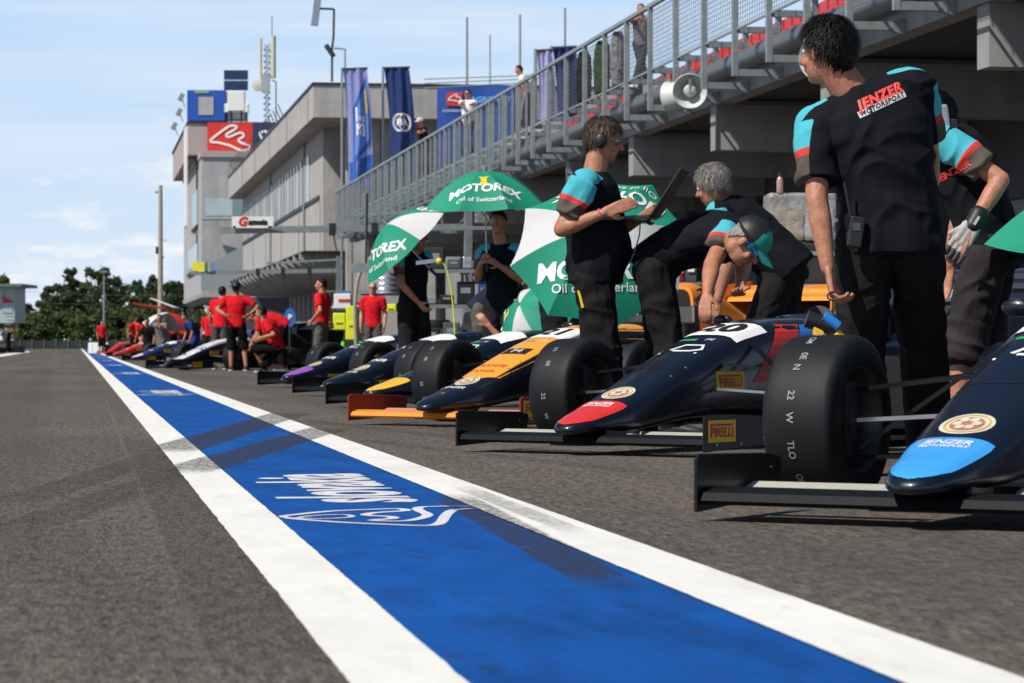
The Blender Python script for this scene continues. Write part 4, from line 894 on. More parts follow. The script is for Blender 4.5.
    rh = MB(); rh.rings([[Vector((p.x, p.y, p.z)) for p in sring(s, w_, zb, zt, 24, 3)] for s, w_, zb, zt in ((2.72, .12, .70, .93), (2.8, .135, .56, .955), (3.1, .13, .3, .90), (3.5, .11, .2, .74), (3.9, .08, .2, .52), (4.1, .04, .25, .40))])
    rh.build('engine_cover', wing or body, car, smooth=True)
    q = [Vector((p.x * .8, 2.714, .815 + (p.z - .815) * .8)) for p in sring(2.72, .12, .70, .93, 24, 3)]; MB().rings([q, [p + Vector((0, .004, 0)) for p in q]]).build('air_intake', M_ink, car)
    MB().bb((-.70, 1.75, .035), (.70, 3.5, .048)).build('floor', M_carbon, car)
    MB().bb((-.2, .98 + .9, .63), (-.19, 2.02, .632)).build('vent', M_ink, car)
    rw = MB(); 
    for dz, ds in ((.84, 4.02), (.90, 4.17)): rw.rings([[Vector((x, ds + y, dz + z)) for y, z in ((0, 0), (.03, .02), (.14, .025), (.2, .06), (.2, .068), (.1, .05), (.02, .03))] for x in (-.47, .47)])
    r_ = rw.build('rear_wing', wing or body, car)
    for sx in (-1, 1): MB().poly([(sx * .48 - .006, 3.95, .50), (sx * .48 - .006, 4.35, .52), (sx * .48 - .006, 4.42, .72), (sx * .48 - .006, 4.40, 1.0), (sx * .48 - .006, 3.98, .96)], (.012, 0, 0)).build('endplate', wing or body, r_)
    MB().bb((-.03, 4.0, .35), (.03, 4.2, .84)).build('support', M_carbon, r_)
    MB().bb((-.47, 4.1, .30), (.47, 4.3, .32)).build('lower_beam', M_carbon, r_)
    return car
def car_at(px, py, beta, *a, **k):
    """px, py: lower front corner of the wing's outer endplate, 28 mm above the ground"""
    z = F * (CH - .028) / (py - HZ) if py else k.pop('z')
    c = at(px, HZ, z); xd = Vector((math.cos(-(R(beta) + TH)), math.sin(-(R(beta) + TH)), 0))
    g = Vector((c.x, c.y, 0)) + xd * .70
    return race_car(g, beta, *a, **k)
M_tb = mat('tip_blue', (.05, .36, .85), .4, coat=.5, var=.03); M_tr = mat('tip_red', (.68, .03, .025), .4, coat=.5, var=.03)
M_ty = mat('tip_yellow', (.85, .48, .02), .4, coat=.5, var=.03); M_tp = mat('tip_purple', (.30, .08, .45), .4, coat=.5, var=.03)
CARS = []
CARS.append(car_at(697, 512, 30, M_tb, '12', 'nearest racing car, dark with a sky blue nose tip, cut by the right frame edge', chalk=1))
CARS.append(car_at(457.5, 446, 36, M_tr, '20', 'dark racing car with a red nose tip and red and blue side stripes', extra='stripes'))
CARS.append(car_at(349, 420.5, 38, None, '21', 'racing car with an orange nose top, wing and rear end', top=mat('nose_orange', (.86, .36, .03), .4, coat=.4, var=.06), wing=M_org))
CARS.append(car_at(326.5, 404, 50, M_ty, '', 'dark racing car with a yellow nose tip behind the orange one', tipword=None, badge=False))
CARS.append(car_at(293, 393, 50, None, '', 'dark racing car with no coloured tip, between the yellow and purple tipped ones'))
CARS.append(car_at(258, 385, 50, M_tp, '', 'dark racing car with a purple nose tip, farthest of the dark row', tipword=None))
def far(px, z, beta, **k):
    c = at(px, HZ, z); xd = Vector((math.cos(-(R(beta) + TH)), math.sin(-(R(beta) + TH)), 0)); return race_car(Vector((c.x, c.y, 0)) + xd * .7, beta, **k)
cw = far(146, 56.5, 42, tipcol=None, number=None, lab='white topped racing car with black lettering on its long nose', badge=False)
bvw = bvh_of([c for c in kids(cw) if c.name.startswith('monocoque')][0])
v, f = grid2(lambda a, bb: ((a - .5) * 2 * lerp_sec(-.05 + 2.1 * bb)[1] * .97, -.05 + 2.1 * bb), 12, 40); wt = drape(bvw, v, f, (0, 0, .8), (1, 0, 0), (0, 1, 0), M_bodyw, cw, 'nose_top')
for i, (wd, s) in enumerate((('VAR', .35), ('RACING', .75), ('4', 1.15))): lettered(bvw, wd, .12, (0, s, .9), (1, 0, 0), (0, 1, 0), M_ink, wt, off=.006)
cn = far(122, 85, 48, tipcol=M_bodyw, number='', lab='navy racing car with white nose marks before the far umbrella', body=M_bodyn, tipword=None, badge=False)
cr_ = far(106, 116, 48, tipcol=M_bodyr, number='', lab='red and white nosed racing car far down the line', body=M_bodyr, tipword=None, badge=False)
cq = far(97, 150, 20, tipcol=None, number=None, lab='small red racing car farthest away beside the standing red mechanic', body=M_bodyr, wing=M_bodyr, badge=False)
# ------------------------------------------------------------------ umbrellas
M_ug = mat('umbrella_green', (.004, .27, .165), .7, var=.06, trans=.12); M_uw = mat('umbrella_white', (.6, .6, .6), .7, var=.05, trans=.12)
M_ub = mat('umbrella_black', (.015, .015, .02), .7); M_ur = mat('umbrella_red', (.6, .02, .02), .7)
def umbrella(apex, axis, spin, Rr, lab, cols=None, words=(), shaft=.82, depth=.32, vent=False):
    e = empty('umbrella', apex, label=lab, cat='umbrella', group='team umbrellas')
    ax = Vector(axis).normalized(); q = ax.to_track_quat('Z', 'Y'); M = Matrix.Translation((0, 0, 0)) @ q.to_matrix().to_4x4() @ Matrix.Rotation(spin, 4, 'Z')
    cols = cols or [M_ug, M_ug, M_ug, M_uw, M_ug, M_ug, M_ug, M_uw]; ms = []
    for c in cols:
        if c not in ms: ms.append(c)
    D = Rr * depth * 1.0
    def pt(phi, r):                                   # phi in panels
        k = math.floor(phi); t = phi - k; sag = 1 - .10 * (4 * t * (1 - t)) * r ** 2; a = phi * PI / 4
        x = math.cos(a) * Rr * r; y = math.sin(a) * Rr * r
        k0 = Vector((math.cos(k * PI / 4), math.sin(k * PI / 4))); k1 = Vector((math.cos((k + 1) * PI / 4), math.sin((k + 1) * PI / 4))); pp = (k0 * (1 - t) + k1 * t) * Rr * r
        pp = pp * (1 - .04 * 4 * t * (1 - t) * r)
        return M @ Vector((pp.x, pp.y, -D * r ** 2.0 - .02 * 4 * t * (1 - t) * r))
    b = MB()
    for k in range(8):
        b.cur = ms.index(cols[k]); b.grid(lambda u, v: pt(k + min(u, .9999), .01 + .99 * v), 6, 10)
    can = b.build('canopy', ms, e, smooth=True, fix=False)
    for p in can.data.polygons: p.use_smooth = True
    for k in range(8): MB().path([pt(k, .02) - M.to_3x3() @ Vector((0, 0, .012)), pt(k, .5) - M.to_3x3() @ Vector((0, 0, .012)), pt(k, .99) - M.to_3x3() @ Vector((0, 0, .006))], .004, 5).build('rib', M_galv, e)
    Z = M.to_3x3() @ Vector((0, 0, 1))
    MB().tube(Z * .06, -Z * shaft, .009, .009, 10).build('shaft', M_galv if 0 else mat('shaft_silver', (.55, .55, .56), .4, metal=.4), e, smooth=True)
    MB().tube(-Z * (shaft - .16), -Z * (shaft + .02), .017, .014, 10).build('handle', M_black, e, smooth=True)
    bv = bvh_of(can)
    for (word, size, phi, r, flip, mcol, kw) in words:
        a = phi * PI / 4; o = M @ Vector((math.cos(a) * Rr * r, math.sin(a) * Rr * r, -D * r * r)); rad = (M @ Vector((math.cos(a), math.sin(a), -2 * depth * r))).normalized()
        tang = (M.to_3x3() @ Vector((-math.sin(a), math.cos(a), 0)))
        up = -rad * flip; rt = tang * -1 * flip if 0 else up.cross(Z).normalized()
        v, f = text2d(word, size, **kw); n = rt.cross(up); 
        drape(bv, v, f, o, rt, up, mcol, can, 'lettering', off=.006, dist=.3)
    return e
# ------------------------------------------------------------------ people
def shirt_mat(name, base, panel=None, band=None, low=None, t0=(.13, .60, .665), fold=.5, side=None):
    m = bpy.data.materials.new(name); m.use_nodes = True; t, b = nodes(m)
    g = t.nodes.new('ShaderNodeTexCoord').outputs['Object']
    f = noise_n(t, g, 7, 4, .6); c = mix_n(t, ramp_n(t, f, .3, .7), tuple(x * .8 for x in base), tuple(x * 1.25 for x in base))
    if panel:
        a = t.nodes.new('ShaderNodeAttribute'); a.attribute_name = 'arm_t'; a2 = t.nodes.new('ShaderNodeAttribute'); a2.attribute_name = 'arm_w'
        col = mix_n(t, math_n(t, 'GREATER_THAN', a.outputs['Fac'], t0[1]), panel, band)
        col = mix_n(t, math_n(t, 'GREATER_THAN', a.outputs['Fac'], t0[2]), col, low)
        mk = math_n(t, 'MULTIPLY', math_n(t, 'GREATER_THAN', a2.outputs['Fac'], .0), math_n(t, 'GREATER_THAN', a.outputs['Fac'], t0[0]))
        c = mix_n(t, mk, c, col)
    t.links.new(c, b.inputs['Base Color']); b.inputs['Roughness'].default_value = .85; b.inputs['Specular IOR Level'].default_value = .12
    bp = t.nodes.new('ShaderNodeBump'); bp.inputs['Strength'].default_value = fold; bp.inputs['Distance'].default_value = .02
    t.links.new(noise_n(t, g, 9, 3, .5, (1, 1, .5)), bp.inputs['Height']); t.links.new(bp.outputs[0], b.inputs['Normal'])
    return m
CY = (.07, .42, .50); RB = (.60, .05, .04); GR = (.10, .085, .07)
M_team = shirt_mat('team_shirt', (.0075, .0088, .012), CY, RB, GR)
M_redsh = shirt_mat('red_shirt', (.62, .012, .02))
M_blk = shirt_mat('black_shirt', (.006, .006, .007))
M_trs = shirt_mat('work_trousers', (.015, .0135, .0135), fold=.9)
M_gtrs = shirt_mat('grey_trousers', (.10, .10, .085), fold=.8)
M_short = shirt_mat('black_shorts', (.03, .026, .028), fold=.8)
M_wsh = shirt_mat('white_shirt', (.7, .7, .7)); M_gsh = shirt_mat('grey_shirt', (.16, .16, .17)); M_grn = shirt_mat('green_jacket', (.035, .06, .03)); M_blu = shirt_mat('blue_overall', (.015, .04, .16))
M_shoe = mat('shoe', (.03, .03, .032), .6); M_sole = mat('shoe_sole', (.6, .6, .58), .6)
M_hd = mat('hair_dark', (.007, .0055, .005), .5, var=.5, scale=60, bump=.8, bscale=90, spec=.25); M_hg = mat('hair_grey', (.24, .215, .195), .6, var=.6, scale=60, bump=.6, bscale=120); M_hb = mat('hair_brown', (.07, .045, .028), .6, var=.5, scale=60, bump=.6, bscale=120)
M_eye = mat('eye', (.6, .6, .6), .2); M_pup = mat('pupil', (.02, .015, .01), .2)
def ik(a, c, l1, l2, pole):
    a = Vector(a); c = Vector(c); d = c - a; L_ = min(d.length, (l1 + l2) * .995); d.normalize()
    x = (l1 * l1 - l2 * l2 + L_ * L_) / (2 * L_); h = math.sqrt(max(l1 * l1 - x * x, 0)); p = Vector(pole) - d * Vector(pole).dot(d); p.normalize()
    return a + d * x + p * h, a + d * L_
def cap(mb, a, b, r0, r1, n=14):                     # round ended tapered tube
    a = Vector(a); b = Vector(b); d = (b - a); ln = d.length
    if ln < 1e-5: return mb.ball(a, r0, n)
    pr = []
    for k in range(1, 4): t = PI / 2 * k / 3.5; pr.append((r0 * math.sin(t), -r0 * math.cos(t)))
    pr += [(r0, 0), (r1, ln)]
    for k in range(3, 0, -1): t = PI / 2 * k / 3.5; pr.append((r1 * math.sin(t), ln + r1 * math.cos(t)))
    return mb.lathe(pr, a, d, n, close=True)
def remesh(mb, vox, name, m, parent, smooth=4, wr=0, ws=6, attr=None, hard=None):
    me = mb.mesh('tmp'); b = bmesh.new(); b.from_mesh(me); bmesh.ops.recalc_face_normals(b, faces=b.faces); b.to_mesh(me); b.free()
    o = bpy.data.objects.new('tmp', me); COL.objects.link(o)
    r = o.modifiers.new('r', 'REMESH'); r.mode = 'VOXEL'; r.voxel_size = vox; r.adaptivity = 0
    if smooth: s_ = o.modifiers.new('s', 'SMOOTH'); s_.factor = .5; s_.iterations = smooth
    nm = bpy.data.meshes.new_from_object(o.evaluated_get(bpy.context.evaluated_depsgraph_get())); bpy.data.objects.remove(o)
    nm.name = name; nm.materials.clear(); nm.materials.append(m)
    if wr:
        nr = [v.normal.copy() for v in nm.vertices]
        for v, n_ in zip(nm.vertices, nr):
            p = v.co; q = Vector((p.x * ws, p.y * ws, p.z * ws * 1.3)); w1 = noise.noise(q + Vector((noise.noise(q * .7) * 1.5, 0, noise.noise(q * .7 + Vector((5, 5, 5))) * 1.5)))
            w1 = (1 - abs(w1) * 2.6); v.co = p + n_ * (w1 * wr)
    if attr:
        A = nm.attributes.new('arm_t', 'FLOAT', 'POINT'); B = nm.attributes.new('arm_w', 'FLOAT', 'POINT'); ta = []; tb = []
        for v in nm.vertices: x, y = attr(v.co); ta.append(x); tb.append(y)
        A.data.foreach_set('value', ta); B.data.foreach_set('value', tb)
    nm.polygons.foreach_set('use_smooth', [True] * len(nm.polygons)); nm.update()
    o = bpy.data.objects.new(name, nm); COL.objects.link(o); o.parent = parent; return o
def ell_ring(c, lat, fwd, a, b, n=20): return [c + lat * math.cos(2 * PI * k / n) * a + fwd * math.sin(2 * PI * k / n) * b for k in range(n)]
def person(P0, face, lab, shirt=None, legs=None, shorts=False, k=1.0, lean=0.0, side=0.0, curve=.35, hands=None, feet=None, look=None, headtilt=0.0, hair=None, cap_=None, hat=None,
           vox=.012, glasses=None, twist=0.0, kneepole=None, elbowpole=(None, None), belly=0, group=None, fingers=False, grip=(.5, .5), skin=None, sleeve=.68, build=1.0, ear=False, glove=None, sleeves_long=False, headpos=None, hairstyle='short', shoe=None, fat=1.0, neckfwd=.0):
    """P0 pelvis centre; face: facing azimuth in degrees clockwise from the lane direction; lean forward/side in degrees; hands, feet: targets in world metres"""
    shirt = shirt or M_team; legs = legs or M_trs; skin = skin or M_skin; hair = hair or M_hd
    P0 = Vector(P0); a = R(face); f = Vector((math.sin(a), math.cos(a), 0)); r = Vector((math.cos(a), -math.sin(a), 0)); U = Vector((0, 0, 1))
    base = Vector((P0.x, P0.y, 0)); e = empty('person', base, label=lab, cat='person', group=group)
    up = (U * math.cos(R(lean)) + f * math.sin(R(lean))); up = (up * math.cos(R(side)) + r * math.sin(R(side))).normalized()
    up0 = (U * math.cos(R(lean * (1 - curve))) + f * math.sin(R(lean * (1 - curve)))).normalized()
    T = .53 * k; N = P0 + up * T; mid = P0 + up0 * T * .5
    def spine(t): return P0 * (1 - t) ** 2 + mid * 2 * t * (1 - t) + N * t * t
    def tang(t): return ((mid - P0) * 2 * (1 - t) + (N - mid) * 2 * t).normalized()
    tw = R(twist); 
    def frame(t):
        u = tang(t); rr = r * math.cos(tw * t) + f * math.sin(tw * t) * -1; rr = (rr - u * rr.dot(u)).normalized(); return u, rr, u.cross(rr)     # up, right, forward
    uC, rC, fC = frame(.9)
    fwdsgn = 1 if fC.dot(f) > 0 or lean > 80 else 1
    sh = [spine(.88) - rC * .175 * k * build, spine(.88) + rC * .175 * k * build]
    u0, r0_, f0_ = frame(0)
    hip = [P0 - r * .09 * k - U * .05 * k, P0 + r * .09 * k - U * .05 * k]
    hands = hands or [None, None]; el = [None, None]; wr = [None, None]
    for i in (0, 1):
        sg = -1 if i == 0 else 1
        tg = hands[i] if hands[i] is not None else sh[i] + r * sg * .06 - U * .52 * k + f * .05
        pole = elbowpole[i] or (-f * 1.0 + rC * sg * .5 - U * .2)
        el[i], wr[i] = ik(sh[i], tg, .29 * k, .255 * k, pole)
    kn = [None, None]; an = [None, None]; fts = feet or [None, None]
    for i in (0, 1):
        sg = -1 if i == 0 else 1
        tg = fts[i] if fts[i] is not None else Vector((hip[i].x, hip[i].y, .09)) + r * sg * .03
        kp = (kneepole[i] if kneepole else f + r * sg * .15)
        dl = (tg - hip[i]).length; q_ = max(1.0, dl * 1.003 / (.82 * k)) if dl > .74 * k else 1.0
        if .74 * k < dl < .82 * k: q_ = dl * 1.004 / (.82 * k)
        kn[i], an[i] = ik(hip[i], tg, .42 * k * q_, .40 * k * q_, kp)
    lc = lambda p: Vector(p) - base
    # head
    lookv = Vector(look).normalized() if look is not None else f
    hu = (up * .5 + U * .8); hu = (hu + lookv * headtilt).normalized()
    hf = (lookv - hu * lookv.dot(hu)).normalized(); hr = hf.cross(hu)
    if headpos is not None: Hc = Vector(headpos)
    else: Hc = N + (up * .3 + U * .4 + f * neckfwd).normalized() * .160 * k + hf * .02
    HM = Matrix((hr, hf, hu)).transposed()
    hk = k
    def H(x, y, z): return lc(Hc + HM @ Vector((x, y, z)) * hk)
    b = MB()
    b.ball(H(0, -.012, .025), (.076 * hk, .096 * hk, .095 * hk), 20, HM); b.ball(H(0, .022, -.045), (.058 * hk, .07 * hk, .075 * hk), 16, HM); b.ball(H(0, .058, -.088), (.030 * hk, .028 * hk, .024 * hk), 12, HM)
    b.ball(H(0, .062, .03), (.05 * hk, .03 * hk, .02 * hk), 12, HM)
    cap(b, H(0, .080, .018), H(0, .108, -.022), .010 * hk, .016 * hk, 10); cap(b, H(-.022, .082, -.055), H(.022, .082, -.055), .010 * hk, .010 * hk, 8)
    for sg in (-1, 1): b.ball(H(sg * .078, -.008, -.008), (.010 * hk, .020 * hk, .032 * hk), 10, HM); b.ball(H(sg * .04, .06, -.03), .022 * hk, 10)
    cap(b, lc(N - up * .06), H(0, -.018, -.05), .072 * k, .062 * k)
    # torso under clothes, arms, hands
    for t, aa, bb in ((.1, .13, .09), (.5, .12, .085), (.85, .12, .075)): pass
    rs = []
    for t, aa, bb in ((-.02, .13, .10), (.2, .12, .09), (.5, .13, .09), (.8, .14, .085), (.93, .11, .07), (1.0, .06, .06)):
        u, rr, ff = frame(max(t, 0)); rs.append(ell_ring(lc(spine(max(t, 0)) + (u * t * T if t < 0 else Vector((0, 0, 0)))), rr, ff, aa * k * build, bb * k * build))
    b.rings(rs)
    for i in (0, 1):
        sg = -1 if i == 0 else 1
        cap(b, lc(sh[i]), lc(el[i]), .050 * k * fat, .040 * k * fat); m_ = el[i].lerp(wr[i], .3); cap(b, lc(el[i]), lc(m_), .040 * k * fat, .041 * k * fat); cap(b, lc(m_), lc(wr[i]), .041 * k * fat, .026 * k)
        cap(b, lc(spine(.85)), lc(sh[i]), .06 * k, .055 * k)
        # hand
        d = (wr[i] - el[i]).normalized(); hd = d
        g = grip[i]
        side_ = (rC * sg - d * (rC * sg).dot(d)).normalized() if abs((rC).dot(d)) < .9 else (f - d * f.dot(d)).normalized()
        pn = side_ ; across = d.cross(pn).normalized()                # pn: back of hand outward; across: knuckle line
        if across.dot(f) < 0: across = -across                      # index side forward
        p0 = wr[i] + d * .012; 
        for q in (-.026, -.009, .009, .026): cap(b, lc(p0 + across * q * .7), lc(p0 + d * .085 * k + across * q), .014, .012, 8)
        for j, q in enumerate((.030, .010, -.010, -.029)):
            ln = (.042, .047, .044, .034)[j] * k; s0_ = p0 + d * .088 * k + across * q
            d1 = (d * math.cos(g * 1.1) - pn * math.sin(g * 1.1)); d2 = (d * math.cos(g * 2.3) - pn * math.sin(g * 2.3)); d3 = (d * math.cos(g * 3.2) - pn * math.sin(g * 3.2))
            q1 = s0_ + d1 * ln; q2 = q1 + d2 * ln * .62; q3 = q2 + d3 * ln * .45
            cap(b, lc(s0_), lc(q1), .0095, .0088, 8); cap(b, lc(q1), lc(q2), .0088, .008, 8); cap(b, lc(q2), lc(q3), .008, .0075, 8)
        t0_ = p0 + d * .02 + across * .026; t1 = t0_ + (d * .6 + across * .7 - pn * .35).normalized() * .042 * k; t2 = t1 + (d * .95 + across * .1 - pn * .5).normalized() * .034 * k
        cap(b, lc(t0_), lc(t1), .014, .0115, 8); cap(b, lc(t1), lc(t2), .0115, .009, 8)
        # legs
        cap(b, lc(hip[i]), lc(kn[i]), .075 * k, .052 * k); mm = kn[i].lerp(an[i], .3); cap(b, lc(kn[i]), lc(mm), .050 * k, .054 * k); cap(b, lc(mm), lc(an[i]), .054 * k, .036 * k)
    body = remesh(b, min(vox, .011), 'body', skin, e, smooth=2)
    for sg in (-1, 1):
        q = H(sg * .030, .0735, .012); MB().ball(q, .0115 * hk, 10).build('eye', M_eye, e, smooth=True)
        MB().ball(q + (HM @ Vector((0, .0085, 0))) * hk, .005 * hk, 8).build('pupil', M_pup, e, smooth=True)
    # hair
    if hair != 'none':
        v = []; n1, n2 = 72, 44; rnd = random.Random(hash(lab) % 999)
        hb = MB(); rs = []
        for j in range(1, n2):
            th = PI * j / n2; ring = []
            for i in range(n1):
                ph = 2 * PI * i / n1; x, y, z = math.cos(ph) * math.sin(th), math.sin(ph) * math.sin(th), math.cos(th)
                zl = -.12 + .72 * max(0, min(1, (y + .05) / .8)) - .72 * max(0, -y - .05) + .06 * noise.noise(Vector((x * 6, y * 6, 3)))
                m = max(0, min(1, (z - zl) * 7 + .5)); fr = 1.0 + .06 * noise.noise(Vector((x, y, z)) * 3.0) + .02 * noise.noise(Vector((x * 9, y * 9, z * 4.5))) + .01 * noise.noise(Vector((x * 19, y * 19, z * 8)))
                thick = (.009 if hairstyle == 'short' else .016 if hairstyle == 'full' else .005)
                if cap_ or hat: thick = .002
                rad = (.74 + m * .26) * fr; dn = max(0, -z) * max(0, -y + .2) * .055
                ring.append(H(x * (.077 + thick) * rad, -.014 + y * (.096 + thick) * rad, .026 + z * (.093 + thick * 1.1) * rad - dn))
            rs.append(ring)
        hb.rings(rs)
        allp = [p for r_2 in rs for p in r_2]; cH = H(0, -.014, .026); crown = H(0, -.04, .13); nst = 3200 if vox < .0095 else (500 if vox < .0125 else 0)
        cand = []
        for j, ring in enumerate(rs):
            th = PI * (j + 1) / n2
            for i, p in enumerate(ring):
                ph = 2 * PI * i / n1; x, y, z = math.cos(ph) * math.sin(th), math.sin(ph) * math.sin(th), math.cos(th)
                zl = -.12 + .72 * max(0, min(1, (y + .05) / .8)) - .72 * max(0, -y - .05)
                if z > zl + .02: cand.append((p, math.sin(th)))
        for _ in range(nst if (cand and not cap_ and not hat) else 0):
            p, wgt = rnd.choice(cand)
            if rnd.random() > wgt + .15: continue
            n_ = (p - cH).normalized(); fl = (p - crown); fl = fl - n_ * fl.dot(n_); fl = fl.normalized() if fl.length > .01 else hf.copy()
            jit = Vector((rnd.gauss(0, 1), rnd.gauss(0, 1), rnd.gauss(0, 1))) * .12; dd = (fl + jit + hf * .10); dd = (dd - n_ * dd.dot(n_)).normalized(); ln = rnd.uniform(.026, .055) * (1.25 if hairstyle == 'full' else .85); sd_ = dd.cross(n_) * rnd.uniform(.0012, .0024)
            a_ = p - n_ * .004 + Vector((rnd.uniform(-.003, .003), rnd.uniform(-.003, .003), rnd.uniform(-.003, .003))); b_ = a_ + dd * ln * .5 + n_ * rnd.uniform(.005, .009); c_2 = a_ + dd * ln + n_ * rnd.uniform(.000, .006)
            hb.add([a_ - sd_, a_ + sd_, b_ + sd_, b_ - sd_, c_2], [(0, 1, 2, 3), (3, 2, 4)])
        hb.build('hair', hair, e, smooth=True, fix=False)
        if hairstyle in ('long', 'pony'):
            hb = MB(); cap(hb, H(0, -.08, .02), H(0, -.10, -.16), .07, .04); hb.build('hair', hair, e, smooth=True)
    if cap_ or hat:
        cm = cap_ or hat; hb = MB(); rs = []
        for j in range(1, 15):
            th = PI * j / 15; ring = []
            for i in range(32):
                ph = 2 * PI * i / 32; x, y, z = math.cos(ph) * math.sin(th), math.sin(ph) * math.sin(th), math.cos(th); rad = 1.0 if z > .05 else .82
                ring.append(H(x * .100 * rad, -.010 + y * .119 * rad, .036 + z * .112 * rad))
            rs.append(ring)
        hb.rings(rs)
        if cap_ and len(cm) > 2:
            hb.m = [1 if (sum((hb.v[i] for i in fc), Vector()) / len(fc) - H(0, .03, .04)).dot(hf) > 0 else 0 for fc in hb.f]; c_ = hb.build('cap', [cm[0], cm[1]], e, smooth=True)
        else: c_ = hb.build('cap', cm[0], e, smooth=True)
        if cap_:
            hb = MB(); hb.grid(lambda u, v_: H((u - .5) * 2 * .085 * (1 - .25 * v_ ** 2), .08 + .115 * v_ * math.sqrt(max(.05, 1 - (2 * u - 1) ** 2 * .75)), .052 - .018 * v_ - .022 * (2 * u - 1) ** 2), 14, 6)
            n_ = len(hb.v); hb.add([p + (HM @ Vector((0, 0, -.004))) for p in hb.v], [tuple(reversed(q)) for q in hb.f]); hb.build('brim', cm[1], c_, smooth=True)
            if False:
                bvc = bvh_of(c_); v, f_ = rect2(.10, .09); v = [(x, y) for x, y in v]; o_ = H(0, .06, .08); drape(bvc, [(x * 1.0, y) for x, y in v], f_, o_, HM @ Vector((-1, 0, 0)) * -1 if 0 else hr * -1, hu, cm[1], c_, 'front_panel', off=.003, dist=.12)
        else:
            hb = MB(); hb.lathe([(.10, -.004), (.175, -.018), (.176, -.012), (.10, .004)], H(0, -.01, .045), hu, 28); hb.build('brim', cm[1], c_, smooth=True)
    if ear:
        hb = MB()
        for sg in (-1, 1): hb2 = MB(); hb2.ball(H(sg * .094, -.008, -.006), (.024 * hk, .037 * hk, .046 * hk), 16, HM); hb2.build('ear_cup', M_black, e, smooth=True)
        pts = [H(math.sin(t) * .102, -.012, -.0 + math.cos(t) * .135) for t in [R(-95 + 19 * q) for q in range(11)]]; hb.path(pts, .010, 8); hb.build('headband', M_black, e, smooth=True)
    if glasses:
        hb = MB()
        for sg in (-1, 1): hb.ball(H(sg * .032, .094, .012), (.026 * hk, .008 * hk, .018 * hk), 12, HM); hb.bar(H(sg * .058, .088, .016), H(sg * .080, .0, .014), .006, .006)
        hb.bar(H(-.02, .098, .016), H(.02, .098, .016), .006, .006); hb.build('glasses', glasses, e, smooth=True)
    # shirt
    b = MB(); rs = []; tor = [(-.16, .165, .120), (0, .165, .122), (.2, .158, .118), (.45, .170, .125), (.7, .187, .128), (.86, .180, .110), (.95, .135, .085), (1.02, .068, .066)]
    for t, aa, bb in tor:
        u, rr, ff = frame(max(t, 0)); bl = belly * math.exp(-((t - .2) / .25) ** 2); c = spine(max(t, 0)) + (u * t * T if t < 0 else Vector((0, 0, 0))) + ff * bl * .5
        rs.append(ell_ring(lc(c), rr, ff, aa * k * build, (bb + bl * .6) * k * build, 24))
    b.rings(rs)
    for i in (0, 1):
        se = sh[i].lerp(el[i], sleeve); cap(b, lc(spine(.88)), lc(sh[i]), .085 * k, .075 * k)
        b.tube(lc(sh[i]), lc(se), .078 * k * fat, .074 * k * fat, 18); b.ball(lc(sh[i]), .077 * k, 16)
        if sleeves_long: cap(b, lc(el[i].lerp(sh[i], .3)), lc(el[i]), .06 * k, .055 * k); cap(b, lc(el[i]), lc(wr[i]), .055 * k, .04 * k)
    nb = lc(spine(.97))
    def attr(p):
        best = (9, 0, 0)
        for i in (0, 1):
            A0 = nb + (rC * (-1 if i == 0 else 1)) * .05 * k; S = lc(sh[i]); E = lc(el[i])
            for q0, q1, u0_, u1_ in ((A0, S, 0.0, .35), (S, E, .35, 1.0)):
                dd = q1 - q0; t = max(0, min(1, (p - q0).dot(dd) / dd.length_squared)); cc = q0 + dd * t; ds = (p - cc).length
                if ds < best[0]:
                    sg = -1 if i == 0 else 1; n_ = (p - cc).normalized()
                    outv = ((uC + fC * .5) if u1_ < .4 else (rC * sg * .95 + uC * (.15 + .8 * (1 - t) ** 3) * (1 - t) + fC * .12)); outv = (outv - dd.normalized() * outv.dot(dd.normalized())); 
                    outv = outv.normalized() if outv.length > .1 else uC
                    best = (ds, u0_ + (u1_ - u0_) * t, n_.dot(outv) - (.22 if u1_ > .4 else .42))
        ok = best[2] if best[0] < .13 * k else -1
        return best[1], ok
    shm = remesh(b, vox, 'shirt', shirt, e, smooth=3, wr=.0095 if vox < .009 else .005, ws=5.5, attr=attr if shirt == M_team else None)
    # legs
    b = MB(); rs = []
    for t, aa, bb in ((.10, .148, .106), (.0, .158, .112), (-.10, .160, .112), (-.18, .145, .100)):
        u, rr, ff = frame(max(t, 0)); uu = (u * .4 + U * .6) if lean > 40 else u; c = spine(max(t, 0)) + (uu * t * T if t < 0 else Vector((0, 0, 0))); rs.append(ell_ring(lc(c), r, (f if t < 0 and lean < 60 else ff), aa * k * build, bb * k * (1 + (build - 1) * .5), 24))
    b.rings(rs)
    for i in (0, 1):
        cap(b, lc(hip[i]), lc(kn[i]), .102 * k * (1 + (build - 1) * .5), .086 * k)
        if shorts: en = kn[i].lerp(an[i], .12); b.tube(lc(kn[i].lerp(hip[i], .3)), lc(en), .098 * k, .100 * k, 20)
        else:
            cap(b, lc(kn[i]), lc(kn[i].lerp(an[i], .6)), .088 * k, .084 * k); b.tube(lc(kn[i].lerp(an[i], .6)), lc(kn[i].lerp(an[i], 1.0)), .084 * k, .082 * k, 18)
    remesh(b, vox, 'shorts' if shorts else 'trousers', legs, e, smooth=3, wr=.009 if vox < .009 else .005, ws=6)
    MB().rings([ell_ring(lc(spine(0) + U * dz), r, f, .172 * k * build, .130 * k * build) for dz in (.0, .035)]).build('belt', M_black, e, smooth=True) if False else None
